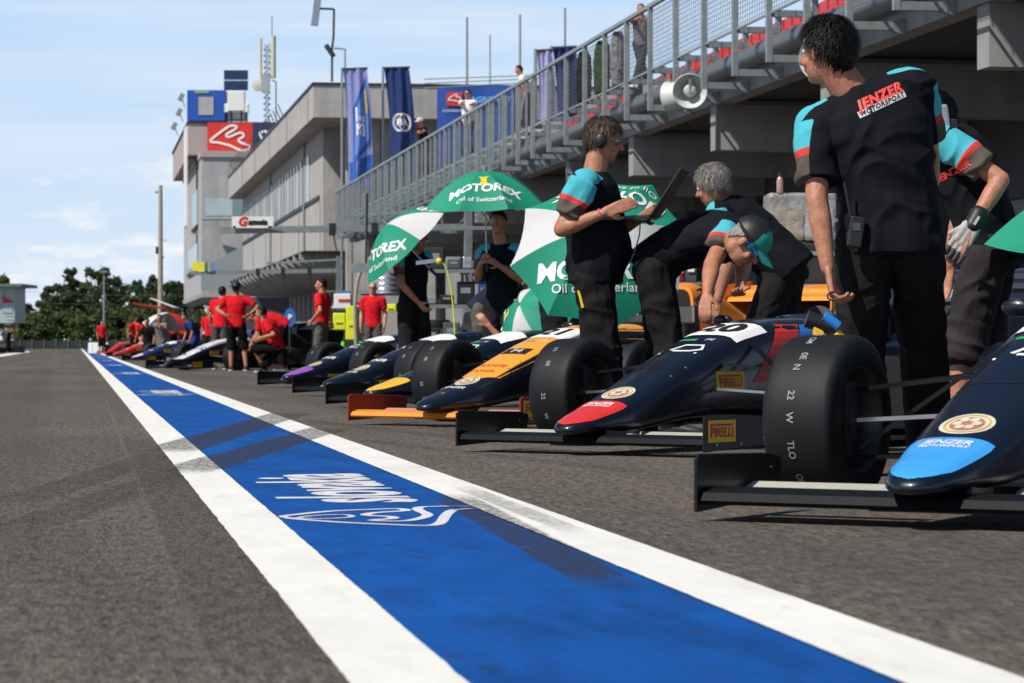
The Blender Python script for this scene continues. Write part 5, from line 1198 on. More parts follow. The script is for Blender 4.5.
    for i in (0, 1):
        d = f; a0 = an[i]; ft = MB(); gz = max(a0.z - .09, 0)
        if (kn[i] - an[i]).z < .15: gz = a0.z - .05
        pr = [(-.07, .032, .055), (-.04, .042, .085), (.02, .044, .075), (.08, .048, .055), (.13, .046, .045), (.17, .032, .035), (.185, .012, .02)]
        tdir = (f + r * (.2 if i else -.2)).normalized(); tr_ = Vector((tdir.y, -tdir.x, 0))
        ft.rings([[lc(Vector((a0.x, a0.y, gz)) + tdir * s_ * k + tr_ * math.cos(q) * w_ * k + U * (.02 + max(0, hh * k * (.5 + .5 * math.sin(q))))) for q in [2 * PI * z_ / 14 for z_ in range(14)]] for s_, w_, hh in pr])
        so_ = ft.build('shoe', shoe or M_shoe, e, smooth=True)
        MB().rings([[lc(Vector((a0.x, a0.y, gz + zz)) + tdir * s_ * k + tr_ * w_ * k) for s_, w_ in ((-.075, .0), (-.06, .036), (0, .046), (.1, .05), (.16, .04), (.19, 0), (.16, -.04), (.1, -.05), (0, -.046), (-.06, -.036))] for zz in (0.002, .024)]).build('sole', M_sole, so_)
    info = dict(e=e, sh=sh, el=el, wr=wr, N=N, H=H, base=base, shirt=shm, f=f, r=r, spine=spine, frame=frame, kn=kn, Hc=Hc, HM=HM, hk=hk)
    return info
# ------------------------------------------------------------------ placing people
CAMV = Vector((-ST, -CT, 0)); RT_ = Vector((CT, -ST, 0)); UPV = Vector((0, 0, 1))   # towards the camera, image right, up
def G(px, z, h=.09): p = at(px, HZ, z); return Vector((p.x, p.y, h))
GC = 'mechanics in dark team shirts'; GR_ = 'mechanics in red shirts'
# near mechanic seen from behind
z = 10.9
A = person(at(890, 231, z), 12, 'near mechanic seen from behind with red lettering on his black shirt', side=-13, k=1.06, look=(-.62, .8, .0), hair=M_hd, hairstyle='full', vox=.0065, group=GC, build=1.12, fat=1.03,
           hands=[at(829, 283, z - .18), at(930, 232, z + .32)], elbowpole=(RT_ * -.6 + CAMV * .6, RT_ * 1 + CAMV * .2), feet=[G(862, z + .1), G(930, z + .35)], headpos=at(826, 52, z), grip=(.75, .5), fingers=True, twist=-4, sleeve=.76)
bv = bvh_of(A['shirt'])
o = at(876, 104, z) - A['base']; rt = (RT_ * .88 + UPV * .42).normalized(); upv = rt.cross(CAMV); upv = upv if upv.z > 0 else -upv
def onshirt(bv, word, size, o, rt, m, par, n=None, **k):
    n = n or CAMV; rt = (rt - n * rt.dot(n)).normalized(); up = n.cross(rt); v, f = text2d(word, size, **k); return drape(bv, v, f, o, rt, up, m, par, 'lettering', off=.004, dist=.5)
onshirt(bv, 'JENZER', .052, o + UPV * .02, rt, mat('print_red', (.75, .06, .05), .6), A['shirt'], shear=.25, bold=.003, space=1.15)
n = CAMV; rt2 = (rt - n * rt.dot(n)).normalized(); v, f = rect2(.205, .026); drape(bv, v, f, o - UPV * .015 + rt2 * .01, rt2, n.cross(rt2), mat('print_grey', (.6, .6, .6), .6), A['shirt'], 'print_bar', off=.003)
onshirt(bv, 'MOTORSPORT', .026, o - UPV * .015 + rt2 * .01, rt, M_ink, A['shirt'], shear=.25, space=1.15, bold=.001)
# radio on the belt, its cable
e = empty('walkie_talkie', at(856, 232, z - .14), rz=-TH, label='black radio with aerial clipped to the near mechanic belt', cat='radio')
MB().box((0, 0, 0), (.055, .03, .12), Matrix.Rotation(.15, 3, 'Y')).build('body', M_black, e, bevel=.006); MB().tube((-.02, 0, .06), (-.045, 0, .19), .006).build('aerial', M_black, e); MB().box((.0, -.017, .02), (.03, .003, .03)).build('display', mat('lcd_grey', (.06, .07, .06), .3), e)
# wheel gun below his hand
e = empty('wheel_gun', at(826, 316, z - .2), rz=-TH, label='yellow and blue cordless wheel gun hanging from the near mechanic hand', cat='tool')
MB().tube((-.075, 0, -.01), (.03, 0, -.045), .034, .030, 14).build('motor', M_black, e, smooth=True)
mb = MB(); mb.poly([(-.05, -.025, -.035), (-.01, -.025, -.06), (.0, -.025, -.10), (.05, -.025, -.05), (.075, -.025, -.08), (.07, -.025, -.12), (-.02, -.025, -.14), (-.05, -.025, -.10)], (0, .05, 0)); mb.build('grip', mat('tool_yellow', (.8, .45, .02), .5), e, bevel=.005)
MB().tube((-.01, -.02, .0), (.045, -.02, -.04), .022, .02, 12).build('hose', mat('tool_blue', (.02, .22, .6), .4), e, smooth=True)
e = empty('steel_ring', at(833, 296, z - .22), rz=-TH, label='small steel carabiner held in the near mechanic fist', cat='tool'); mb = MB(); pts = [Vector((math.cos(q) * .022, 0, math.sin(q) * .016)) for q in [2 * PI * i / 14 for i in range(15)]]; mb.path(pts, .004, 6); mb.build('ring', M_dark, e, smooth=True)
# mechanic with gloves at the right edge
z = 12.2; s = F / z
B = person(at(990, 246, z), -62, 'mechanic in shorts with white and red glove, leaning at the right edge', lean=20, k=1.0, shorts=True, legs=M_short, look=(-.8, .25, -.3), vox=.0075, group=GC, hair=M_hd,
           hands=[at(972, 226, z - .32), at(948, 275, z + .1)], elbowpole=(RT_ * 1.2 + UPV * .3, RT_ * .5 + CAMV * .3), feet=[G(958, z - .1), G(985, z + .3)], headpos=at(930, 120, z + .05), grip=(.3, .3), build=1.1, sleeve=.7)
bv = bvh_of(B['shirt']); onshirt(bv, 'JENZER', .04, at(947, 174, z) - B['base'], (RT_ * .85 + UPV * .5), MATS['print_red'], B['shirt'], shear=.2, bold=.002)
# glove: fabric shell over the near hand
wv = B['wr'][0] - B['base']; ev = B['el'][0] - B['base']; d = (wv - ev).normalized(); ac = RT_
gl = MB(); cap(gl, wv - d * .06, wv + d * .0, .043, .036); gl.build('cuff', M_black, B['e'], smooth=True)
gl = MB(); pn = CAMV; acr = d.cross(pn).normalized()
for q in (-.028, 0, .028): cap(gl, wv + d * .01 + acr * q * .8, wv + d * .09 + acr * q, .022, .018, 10)
for j, q in enumerate((-.036, -.012, .012, .036)): a0 = wv + d * .095 + acr * q; a1 = a0 + d * .045 - pn * .008; cap(gl, a0, a1, .0125, .0115, 8); 
cap(gl, wv + d * .03 + acr * .03, wv + d * .085 + acr * .062, .016, .012, 8)
go = remesh(gl, .005, 'glove', mat('glove_white', (.42, .38, .36), .8, var=.25, scale=30), B['e'], smooth=1)
gl = MB()
for j, q in enumerate((-.036, -.012, .012, .036)): a1 = wv + d * .138 + acr * q - pn * .008; cap(gl, a1, a1 + d * .034 - pn * .012, .0125, .011, 8)
gl.build('finger_tip', mat('glove_grey', (.06, .055, .055), .8), B['e'], smooth=True)
bvg = bvh_of(go)
vv = [(-.03, -.005), (-.012, -.005), (.0, .03), (-.015, .04), (.008, -.02), (.03, -.015), (.028, .01), (.012, .02)]; drape(bvg, vv, [(0, 1, 2, 3), (4, 5, 6, 7)], wv + d * .055, acr, -d, M_red, go, 'print', off=.003, dist=.1)
MB().bar(wv - d * .05 + pn * .04, wv - d * .005 + pn * .038, .012, .004, pn).build('wrist_strap', mat('strap_pale', (.5, .45, .45), .7), B['e'])
e = empty('ear_defender', at(940, 118, z - .12), rz=-TH, label='pale grey ear defender shell worn by the leaning mechanic at the right', cat='ear defender')
MB().poly([(-.075, -.03, .03), (-.01, -.03, .055), (.03, -.03, .06), (.045, -.03, -.05), (.0, -.03, -.06), (-.03, -.03, -.03)], (0, .05, 0)).build('shell', mat('shell_grey', (.25, .28, .31), .35), e, bevel=.012); MB().box((.06, -.0, -.04), (.03, .04, .07)).build('hinge', M_black, e, bevel=.005)
# man with laptop
z = 15.6; s = F / z
C = person(at(594, 268, z), 112, 'mechanic with ear defenders typing on an open laptop', lean=-1, k=.99, belly=.06, look=(.93, -.28, -.40), headtilt=.30, vox=.0075, group=GC, hair=mat('hair_mixed', (.075, .052, .036), .6, var=.7, scale=60, bump=.6, bscale=120), hairstyle='full', ear=True, glasses=M_glass, build=1.2,
           hands=[at(640, 219, z + .10), at(604, 213, z - .28)], elbowpole=(UPV * -1 + CAMV * -.2, UPV * -1 - RT_ * .8), feet=[G(583, z + .12), G(608, z - .05)], headpos=at(604, 141, z), grip=(.35, .2), fat=1.15, sleeve=.72)
e = empty('laptop', at(632, 219, z - .10), rz=-TH - R(10), label='open black laptop balanced on the standing mechanic forearm', cat='laptop')
MB().box((-.03, 0, 0), (.30, .36, .018), Matrix.Rotation(-.06, 3, 'Y')).build('base', mat('laptop_dark', (.03, .033, .04), .3), e, bevel=.003)
MB().box((.21, 0, .14), (.012, .36, .31), Matrix.Rotation(.58, 3, 'Y')).build('screen', M_black, e, bevel=.003)
MB().box((-.10, 0, .002), (.09, .3, .02), Matrix.Rotation(-.06, 3, 'Y')).build('palm_rest', M_alu, e)
MB().path([(.06, -.1, -.01), (.055, -.1, -.09), (.03, -.1, -.18), (0, -.08, -.25)], .004, 6).build('cable', M_dark, e, smooth=True)
MB().lathe([(.031, -.006), (.034, 0), (.031, .006)], C['wr'][1] - C['base'] - (C['wr'][1] - C['el'][1]).normalized() * .02, C['wr'][1] - C['el'][1], 16).build('wristband', mat('band_pink', (.6, .12, .15), .6), C['e'], smooth=True)
mb = MB()
for dx in (-.11, -.03): mb.path([at(594, 300, z) - C['base'] + RT_ * (dx + .02) + CAMV * .16 + UPV * .05, at(594, 308, z) - C['base'] + RT_ * (dx + .045) + CAMV * .165], .008, 6)
mb.build('pocket_clip', M_yellow, C['e'])
# bending mechanic with a cap
z = 15.6
D = person(at(655, 262, z), 112, 'bent over mechanic in a black and green cap with blue sunglasses', lean=74, k=1.0, curve=.30, look=(.75, -.35, -.55), headtilt=.5, vox=.0075, group=GC, hair=M_hg, cap_=(M_black, mat('cap_green', (.02, .30, .24), .6), 1),
           glasses=mat('lens_blue', (.02, .08, .6), .15), hands=[at(742, 330, z - .75), at(698, 322, z - .85)], elbowpole=(RT_ * .5 - CAMV * .3, RT_ * -1 + UPV * .2), feet=[G(650, z + .25), G(672, z - .1)], kneepole=[Vector((1, 0, .1)), Vector((1, -.3, .1))], headpos=at(747, 243, z - .95), fat=1.15, build=1.12, sleeve=.6)
# grey haired mechanic
z = 18.0
E_ = person(at(784, 264, z), -70, 'grey haired mechanic bending to the left behind the racing cars', lean=52, curve=.15, k=1.08, look=(-.7, .6, -.35), vox=.009, group=GC, hair=M_hg, hairstyle='full', headpos=at(712, 186, z - .05),
            hands=[at(718, 300, z - .3), at(712, 290, z + .2)], feet=[G(740, z - .1), G(792, z + .2)], build=1.35, fat=1.1)
# umbrella holders
z = 27.2
Fp = person(at(502, 299, z), 212, 'mechanic holding the largest green umbrella upright', k=.99, look=(-.35, -1, 0), vox=.01, group=GC, hands=[at(500, 266, z - .28), at(481, 263, z - .22)], elbowpole=(UPV * -1 + RT_ * .5, UPV * -1 - RT_ * .3), feet=None, hair=M_hd, headpos=at(498, 223, z), fat=1.1)
z = 29.2
Gp = person(at(413, 302, z), 150, 'mechanic in red mirrored sunglasses under the tilted umbrella', k=.99, look=(.5, -1, -.35), vox=.01, group=GC, glasses=mat('lens_red', (.55, .03, .02), .2), hands=[at(400, 250, z + .1), at(418, 302, z - .18)], elbowpole=(UPV * -1 - RT_, -RT_ + CAMV * .2), headpos=at(419, 240, z - .05), hair=M_hd)
z = 31.0
person(at(479, 306, z), 100, 'mechanic in grey trousers bending over beside the tool rack', shirt=shirt_mat('navy_shirt', (.015, .022, .04)), legs=M_gtrs, lean=66, k=.97, vox=.012, group=GC, hands=[at(492, 322, z - .2), at(489, 318, z + .2)], hair=M_hd)
z = 24.9
person(at(566, 333, z), 275, 'crouching mechanic reaching a cyan sleeve past the small umbrella', lean=76, k=.95, headpos=at(527, 309, z + .15), vox=.011, group=GC, hands=[at(489, 326, z - .2), at(500, 345, z + .2)], elbowpole=(UPV * -.5, UPV * -1), feet=[G(542, z - .1), G(560, z + .2)], hair=M_hd)
z = 20.6
person(at(551, 280, z), 95, 'dark trousered mechanic mostly hidden behind the large leaning umbrella', lean=70, k=.97, vox=.012, group=GC, hands=[at(590, 300, z), at(595, 300, z + .3)], hair=M_hd)
# red team
def red(px, z, face, lab, **k):
    hh = k.pop('h', .945); return person(G(px, z, hh * k.get('k', 1)), face, lab, shirt=k.pop('shirt', M_redsh), group=k.pop('grp', GR_), vox=k.pop('vox', .014), **k)
red(373, 54, 196, 'bald mechanic in red polo and sunglasses standing beside the yellow barrier', k=.98, hair='none', glasses=M_ink, legs=mat('grey_cloth', (.07, .065, .065), .9), skin=mat('skin_pale', (.5, .25, .16), .5))
red(322, 50, -62, 'mechanic in red polo looking left beside the dark cabinets', k=.97, hair=M_hd, look=(-1, .1, 0), legs=M_gtrs, hands=[G(312, 49.8, .95), G(333, 49.9, .82)])
red(236, 55.3, 12, 'red shirted mechanic in black sun hat and long shorts seen from behind', k=1.0, shorts=True, legs=M_blk, hat=(M_ink, M_ink), build=1.15, hands=[G(224, 55.0, 1.12), G(250, 55.1, 1.12)], elbowpole=(-RT_ + UPV * -.5, RT_ + UPV * -.5), feet=[G(231, 55.3), G(246, 55.2)], vox=.012)
z = 52.6
person(G(277, z, .50), -82, 'crouching red shirted mechanic with black headset', shirt=M_redsh, legs=M_blk, shorts=True, lean=28, group=GR_, vox=.012, feet=[G(264, z), G(284, z + .1)], kneepole=[Vector((-1, 0, .8)), Vector((-.6, 0, 1))], hands=[G(262, z - .2, .65), G(259, z + .2, .6)], look=(-1, 0, -.3), ear=True, build=1.1)
z = 56.5
person(G(283, z, .93), -82, 'bent red shirted mechanic with black back panel behind the crouching one', shirt=M_redsh, legs=M_blk, lean=84, group=GR_, vox=.013, hands=[G(252, z - .2, .5), G(250, z + .2, .5)], look=(-1, 0, -.6), build=1.2)
red(220, 58.5, 20, 'red shirted mechanic in grey shorts half hidden by the one in the sun hat', shorts=True, legs=mat('grey_cloth', (.07, .065, .065), .9), lean=15)
red(209, 83, 200, 'small red shirted mechanic standing left of the sun hat mechanic', k=.9)
red(102, 143, 170, 'red shirted mechanic in black shorts standing alone farthest away', shorts=True, legs=M_blk, vox=.018)
red(134, 119, 160, 'red shirted mechanic bending behind the red nosed car', lean=25, vox=.018, hands=[G(130, 119, 1.0), G(128, 118.8, .9)])
red(147, 112, -60, 'red shirted mechanic leaning left of the black and white umbrella', lean=50, vox=.018)
red(173, 100, -40, 'red shirted mechanic stooping under the black and white umbrella', lean=40, vox=.018); red(184, 101, -20, 'red shirted mechanic at the right rim of the black and white umbrella', lean=30, vox=.018)
z = 94; person(G(150, z, .62), 210, 'dark clothed mechanic kneeling between the red and navy cars', shirt=M_blk, legs=M_blk, shorts=True, lean=20, group=GC, vox=.016, feet=[G(149, z), G(154, z)], kneepole=[Vector((-.3, -1, .6))] * 2)
z = 90; person(G(161, z, .7), 200, 'photographer in grey shirt crouching with a camera by the navy car', shirt=M_gsh, legs=M_gtrs, lean=15, group=None, vox=.016, hands=[G(159, z - .5, 1.15), G(161, z - .5, 1.15)], feet=[G(159, z), G(165, z)], kneepole=[Vector((-.3, -1, .6))] * 2)
z = 84; person(G(197, z, .8), 250, 'mechanic in dark blue overall stooping behind the white car', shirt=M_blu, legs=M_blu, lean=40, group=None, vox=.016)
person(at(8, 339, 176), 120, 'dark clothed marshal leaning on the balcony of the left post', shirt=M_blk, legs=M_blk, lean=25, vox=.02, hands=[at(12, 331, 175.4), at(13, 331, 175.6)])
# spectators on the stand
DZ = 5.42
def stand(px, X, face, lab, **k):
    y = lane_y(px, X); kk = k.get('k', 1); return person(Vector((X, y, DZ + .95 * kk)), face, lab, group='spectators at the stand railing', feet=[Vector((X - .1, y, DZ + .09)), Vector((X + .1, y, DZ + .09))], vox=.013, **k)
q = stand(425, 10.15, -110, 'spectator in a pale cap and black shirt leaning over the railing', k=1.03, shirt=M_blk, lean=14, look=(-1, -.4, -.4), cap_=(mat('cap_pale', (.5, .5, .48), .8), mat('cap_pale', (.5, .5, .48), .8)), hands=[Vector((9.35, lane_y(412, 9.4), 6.2)), Vector((9.35, lane_y(414, 9.4), 6.15))])
q = stand(468, 10.15, -150, 'spectator in white shirt and dark glasses with hand to the mouth', k=1.03, shirt=M_wsh, look=(-.7, -1, 0), glasses=M_ink, hands=[Vector((9.4, lane_y(466, 9.5), 6.15)), Vector((9.65, lane_y(466, 9.6), 6.72))])
stand(529, 10.15, -90, 'dark haired spectator in pale top bending behind the railing', k=.85, shirt=M_wsh, lean=25)
DZ = 5.22
stand(641, 10.15, 190, 'woman in a pale top with dark hair smiling over the railing', k=.86, shirt=M_gsh, legs=mat('dark_jeans', (.03, .035, .05), .9), look=(-.3, -1, -.2), hairstyle='long', hands=[Vector((9.35, lane_y(622, 9.35), 6.1)), Vector((9.4, lane_y(655, 9.4), 6.05))])
for i, (px, w_, m, lab) in enumerate(((583, .42, shirt_mat('jacket_dark', (.02, .02, .025)), 'dark jacket hung over the railing'), (601, .5, M_grn, 'olive green jacket hung over the railing'), (617, .3, M_gsh, 'grey jacket hung over the railing beside the woman'))):
    y = lane_y(px, 9.4); e = empty('jacket', (9.42, y, 6.0), label=lab, cat='jacket', group='jackets on the railing')
    mb = MB(); rs = []
    for zz, ww, th in ((.03, .5, .07), (-.1, .9, .10), (-.3, 1.0, .12), (-.6, .95, .12), (-.9, .85, .10), (-.93, .6, .05)): rs.append(ell_ring(Vector((0, 0, zz)), Vector((0, 1, 0)), Vector((1, 0, 0)), w_ * ww * .9, th, 20))
    mb.rings(rs); remesh(mb, .02, 'cloth', m, e, smooth=2, wr=.02, ws=5)
    for sg in (-1, 1): mb = MB(); cap(mb, (0, sg * w_ * .75, -.1), (-.02, sg * w_ * .95, -.65), .07, .05); mb.build('sleeve', m, e, smooth=True)
# ------------------------------------------------------------------ umbrellas
MT = lambda phi, r, size, flip=1, m=None: ('MOTOREX', size, phi, r, flip, M_white, dict(bold=.004, shear=.12))
def spin_for(axis, want):                            # turn so that panel edge 0 points to 'want'
    ax = Vector(axis).normalized(); q = ax.to_track_quat('Z', 'Y'); l = q.inverted() @ Vector(want); return math.atan2(l.y, l.x)
def words(c, flip=1, big=.155, leaf=True):
    o = [('MOTOREX', big, c, .60, flip, M_white, dict(bold=.005, shear=.1)), ('Oil of Switzerland', big * .52, c, .80, flip, M_white, dict(bold=.0005))]
    if leaf: o += [('()', big * .7, c, .42, flip, mat('leaf_yellow', (.75, .55, .02), .6), dict(bold=.02, space=.35))]
    return o
ax = UPV * 1 + CAMV * .12 - RT_ * .03; umbrella(at(484, 171, 26.8), ax, spin_for(ax, CAMV * 1 - UPV * .4) - PI / 4 * 1.5, .60, 'largest green umbrella held level above the mechanic gripping its shaft', words=words(1.5, big=.14) + words(5.5, leaf=False), depth=.55, shaft=.95, cols=[M_ug] * 8)
ax = UPV * .70 - RT_ * .68 + CAMV * .16; sh_ = ax.normalized(); umbrella(at(405, 243, 29.0) + sh_ * .27, ax, spin_for(ax, -RT_ * .6 - UPV * .7 + CAMV * .2) - PI / 4 * 5.0, .585, 'green and white umbrella tilted over the man in red sunglasses', words=words(1.5, big=.15, leaf=False, flip=-1) + words(5.5, leaf=False, flip=1), depth=.5, shaft=.8)
ax = CAMV * .80 + UPV * .50 - RT_ * .08; sh_ = ax.normalized(); umbrella(at(601, 249, 18.1) + sh_ * .25, ax, spin_for(ax, -UPV * 1 - RT_ * .15) - PI / 4 * 1.5, .60, 'large leaning green and white umbrella behind the man with the laptop', words=[('MOTOREX', .17, 1.75, .47, 1, M_white, dict(bold=.006, shear=.1)), ('Oil of Switzerland', .085, 1.75, .65, 1, M_white, dict(bold=.0005))] + words(5.5, leaf=False, big=.15, flip=1), depth=.42, shaft=.8)
ax = UPV * .55 - RT_ * .65 + CAMV * .5; sh_ = ax.normalized(); umbrella(at(531, 314, 23.7) + sh_ * .15, ax, spin_for(ax, -RT_ * .6 - UPV * .6) - PI / 4 * 2.4, .46, 'small green and white umbrella resting low behind the orange car', words=words(1.5, big=.1), depth=.5, shaft=.5)
ax = UPV * 1 - RT_ * .10 + CAMV * .16; umbrella(at(1124, 170, 11.6), ax, spin_for(ax, -RT_) - PI / 4 * 1.0, .60, 'green umbrella just entering at the right edge', words=words(2.5, big=.15), depth=.42)
ax = UPV * 1 + CAMV * .25 + RT_ * .1; cols = [M_uw, M_ub, M_ur, M_ub, M_uw, M_ub, M_uw, M_uw]; umbrella(at(168, 313, 96), ax, spin_for(ax, CAMV) - PI / 4 * 2.0, .86, 'white, black and red umbrella over the far red crew', cols=[M_ur, M_ub, M_ub, M_uw, M_uw, M_ub, M_uw, M_ur][::-1] if 0 else [M_uw, M_ub, M_ub, M_ur, M_ur, M_ub, M_uw, M_uw], depth=.5, shaft=1.4)
e = empty('awning', at(160, 304, 108), rz=-TH, label='tilted white awning with red underside above the far umbrella', cat='awning'); s = 108 / F
MB().poly([(-8 * s, -.6, 5 * s), (16 * s, -.6, -4 * s), (18 * s, .6, -5 * s), (-6 * s, .6, 4 * s)], (0, 0, .04)).build('sheet', M_white, e); MB().poly([(-26 * s, -.5, 0 * s), (-4 * s, -.5, -3 * s), (16 * s, -.5, -6 * s), (16 * s, .5, -7 * s), (-24 * s, .5, -1 * s)], (0, 0, .04)).build('underside', M_ur, e)
MB().tube((2 * s, 0, -3.2), (2 * s, 0, 0), .05).build('pole', M_galv, e)
# ------------------------------------------------------------------ equipment
def thing(name, px, z, h, lab, cat, grp=None): p = at(px, HZ, z); return empty(name, (p.x, p.y, h), rz=-TH, label=lab, cat=cat, group=grp)
z = 60.; s = z / F
rk = thing('wheel_rack', 387, z, 0, 'tall steel rack carrying a stack of silver rims', 'rack')
mb = MB()
for x in (-.5, .5):
    for y in (-.35, .35): mb.bar((x, y, 0), (x, y, 1.6), .05, .05)
mb.build('frame', M_dark, rk); MB().box((0, 0, 1.59), (1.1, .8, .03)).box((0, 0, .7), (1.1, .8, .03)).build('shelf', M_dark, rk)
h0 = 1.605
first = None
for k in range(4):
    e = thing('bare_alloy_wheel', 387, z, h0 + k * .115, ['lowest silver rim in the stack on the rack', 'second silver rim from the bottom of the rack stack', 'third silver rim from the bottom of the rack stack', 'topmost silver rim in the stack on the rack'][k], 'rim', 'silver rims stacked on the rack')
    MB().lathe([(.25, 0), (.33, .0), (.335, .012), (.315, .03), (.315, .085), (.335, .103), (.33, .113), (.25, .113)], (0, 0, 0), (0, 0, 1), 32).build('barrel', M_alu, e, smooth=True)
z = 32.; r_ = thing('tool_rack', 452, z, 0, 'open steel tool rack with shelves of parts behind the two umbrella holders', 'rack')
mb = MB()
for x in (-.62, .1, .55):
    for y in (-.25, .25): mb.bar((x, y, 0), (x, y, 1.85 if x < .5 else 2.3), .045, .045)
for zz in (.5, .95, 1.35, 1.84): mb.bar((-.62, -.25, zz), (.55, -.25, zz), .04, .04)
mb.build('frame', mat('rack_grey', (.22, .24, .25), .5, metal=.3), r_); 
for zz in (.52, .97, 1.37): MB().box((0, 0, zz), (1.16, .5, .02)).build('shelf', M_dark, r_)
rnd = random.Random(5); bm = [M_dark, M_black, mat('box_slate', (.08, .09, .1), .6), mat('box_pale', (.4, .41, .42), .6), M_alu, mat('box_blue2', (.02, .07, .25), .5)]
for zz in (.53, .98, 1.38):
    x = -.55
    while x < .45:
        w_ = rnd.uniform(.10, .26); h_ = rnd.uniform(.08, .26); e = empty('parts_box', r_.matrix_basis @ Vector((x + w_ / 2, -.05, zz)), rz=-TH, label='%s box on the %s shelf of the tool rack' % (rnd.choice(['small dark', 'low grey', 'square black']), {.53: 'lowest', .98: 'middle', 1.38: 'top'}[zz]), cat='box', group='boxes on the tool rack shelves')
        mbm = rnd.choice(bm); MB().box((0, 0, h_ / 2), (w_ * .9, .3, h_)).build('body', mbm, e, bevel=.01); MB().box((0, -.152, h_ * .6), (w_ * .5, .006, h_ * .25)).build('handle', M_galv, e); x += w_ + .02
e = thing('spare_wheel', 451, 30.5, .27, 'spare slick tyre on a silver rim standing beside the tool rack', 'wheel'); MB().lathe([(.17, -.1), (.25, -.1), (.27, -.07), (.27, .07), (.25, .1), (.17, .1)], (0, 0, 0), (.25, 1, 0), 36).build('tyre', M_rubber, e, smooth=True); mb = MB(); mb.lathe([(.172, -.1), (.15, -.08), (.14, .08), (.172, .1)], (0, 0, 0), (.25, 1, 0), 30); 
for k in range(8): a = k * PI / 4; mb.bar((0, -.05, 0), (math.cos(a) * .15, -.06, math.sin(a) * .15), .02, .02)
mb.build('rim', M_alu, e, smooth=True)
e = thing('blue_bag', 446, 29.6, 0, 'blue and white padded tyre bag at the foot of the tool rack', 'bag'); mb = MB(); mb.ball((0, 0, .28), (.36, .25, .24), 16); remesh(mb, .02, 'bag', mat('bag_blue', (.02, .07, .22), .6, var=.5, scale=8), e, smooth=2, wr=.02, ws=5); MB().bar((-.2, -.24, .38), (.15, -.24, .33), .05, .02).build('strap', M_white, e)
# yellow barrier panels and hi-vis markers
z = 58
for i, (a, b_, yt, yb, lab) in enumerate(((346, 357, 306, 340, 'tall yellow barrier block beside the bald mechanic'), (333, 345, 313, 330, 'low yellow barrier panel left of the tall one'), (385, 396, 304, 312, 'yellow barrier panel right of the bald mechanic'))):
    p = at((a + b_) / 2, yb, z); e = empty('yellow_barrier', p, rz=-TH, label=lab, cat='barrier', group='yellow barriers at the garages'); s = z / F; w_ = (b_ - a) * s; h_ = (yb - yt) * s
    MB().poly([(-w_ / 2 * 1.1, 0, 0), (w_ / 2 * 1.1, 0, 0), (w_ / 2, 0, h_), (-w_ / 2, 0, h_)], (0, .25, 0)).build('panel', M_hiyel, e, bevel=.02); MB().box((0, -.012, h_ * .45), (w_ * .55, .02, h_ * .06)).build('slot', M_yellow, e)
for i, px in enumerate((343, 361)):
    e = thing('traffic_cone', px, 52, .25, ['fluorescent green cone left of the tall yellow barrier', 'fluorescent green cone by the bald mechanic leg'][i], 'cone', 'fluorescent cones'); MB().lathe([(.11, 0), (.11, .02), (.08, .03), (.03, .32), (.0, .33)], (0, 0, 0), (0, 0, 1), 16).build('body', M_higrn, e, smooth=True); MB().lathe([(.064, .12), (.048, .2)], (0, 0, 0), (0, 0, 1), 16).build('band', M_hiyel, e)
    MB().box((0, 0, -.12), (.3, .3, .238)).build('base', M_black, e)
e = thing('air_hose', 358, 46, 0, 'pale air hose hanging in a curve from the gantry', 'hose'); s = 46 / F
MB().path(smooth_poly([Vector((8 * s, 0, 1.75)), Vector((3 * s, 0, 1.72)), Vector((-1 * s, 0, 1.5)), Vector((-3 * s, 0, 1.1)), Vector((-2 * s, 0, .5)), Vector((0, 0, .05))], 4, False), .03, 8).build('hose', mat('hose_beige', (.36, .33, .22), .6), e, smooth=True)
MB().path([Vector((8 * s, 0, 1.75)), Vector((9 * s, 0, 3.0))], .02).build('upper_hose', M_dark, e)
e = thing('yellow_hose', 444, 28.6, 0, 'thin yellow air line hanging before the tool rack', 'hose'); s = 28.6 / F
MB().path(smooth_poly([Vector((-4 * s, 0, 1.36)), Vector((2 * s, 0, 1.3)), Vector((8 * s, 0, 1.0)), Vector((11 * s, 0, .55)), Vector((11 * s, 0, .03))], 4, False), .007, 6).build('hose', M_hiyel, e, smooth=True); MB().bar((-28 * s, 0, 1.35), (-5 * s, 0, 1.38), .04, .04).build('lance', M_alu, e); MB().ball((-5 * s, 0, 1.37), .035).build('nozzle', M_yellow, e)
z = 66; e = thing('white_crate', 343, z, 1.35, 'white crate with red and blue contents on a stand by the gantry', 'crate'); s = z / F
MB().box((0, 0, 8 * s), (17 * s, .5, 15 * s)).build('body', M_white, e, bevel=.02); MB().box((2 * s, -.26, 9 * s), (12 * s, .02, 2.5 * s)).build('red_stripe', M_red, e); MB().box((3 * s, 0, 16.5 * s), (8 * s, .4, 2.5 * s)).build('lid', mat('lid_blue', (.03, .2, .6), .5), e); MB().box((-3 * s, 0, -.66), (1.2, .5, 1.3)).build('stand', M_dark, e)
z = 61; e = thing('tool_cabinet', 303, z, 0, 'dark roller tool cabinet behind the crouching red crew', 'cabinet'); MB().box((0, .3, .5), (1.1, .6, .95)).build('body', M_dark, e, bevel=.02)
for k in range(4): MB().box((0, -.01, .2 + k * .2), (1.0, .03, .15)).build('drawer', M_black, e, bevel=.005)
MB().box((0, .3, 1.0), (1.2, .7, .04)).build('top', M_galv, e)
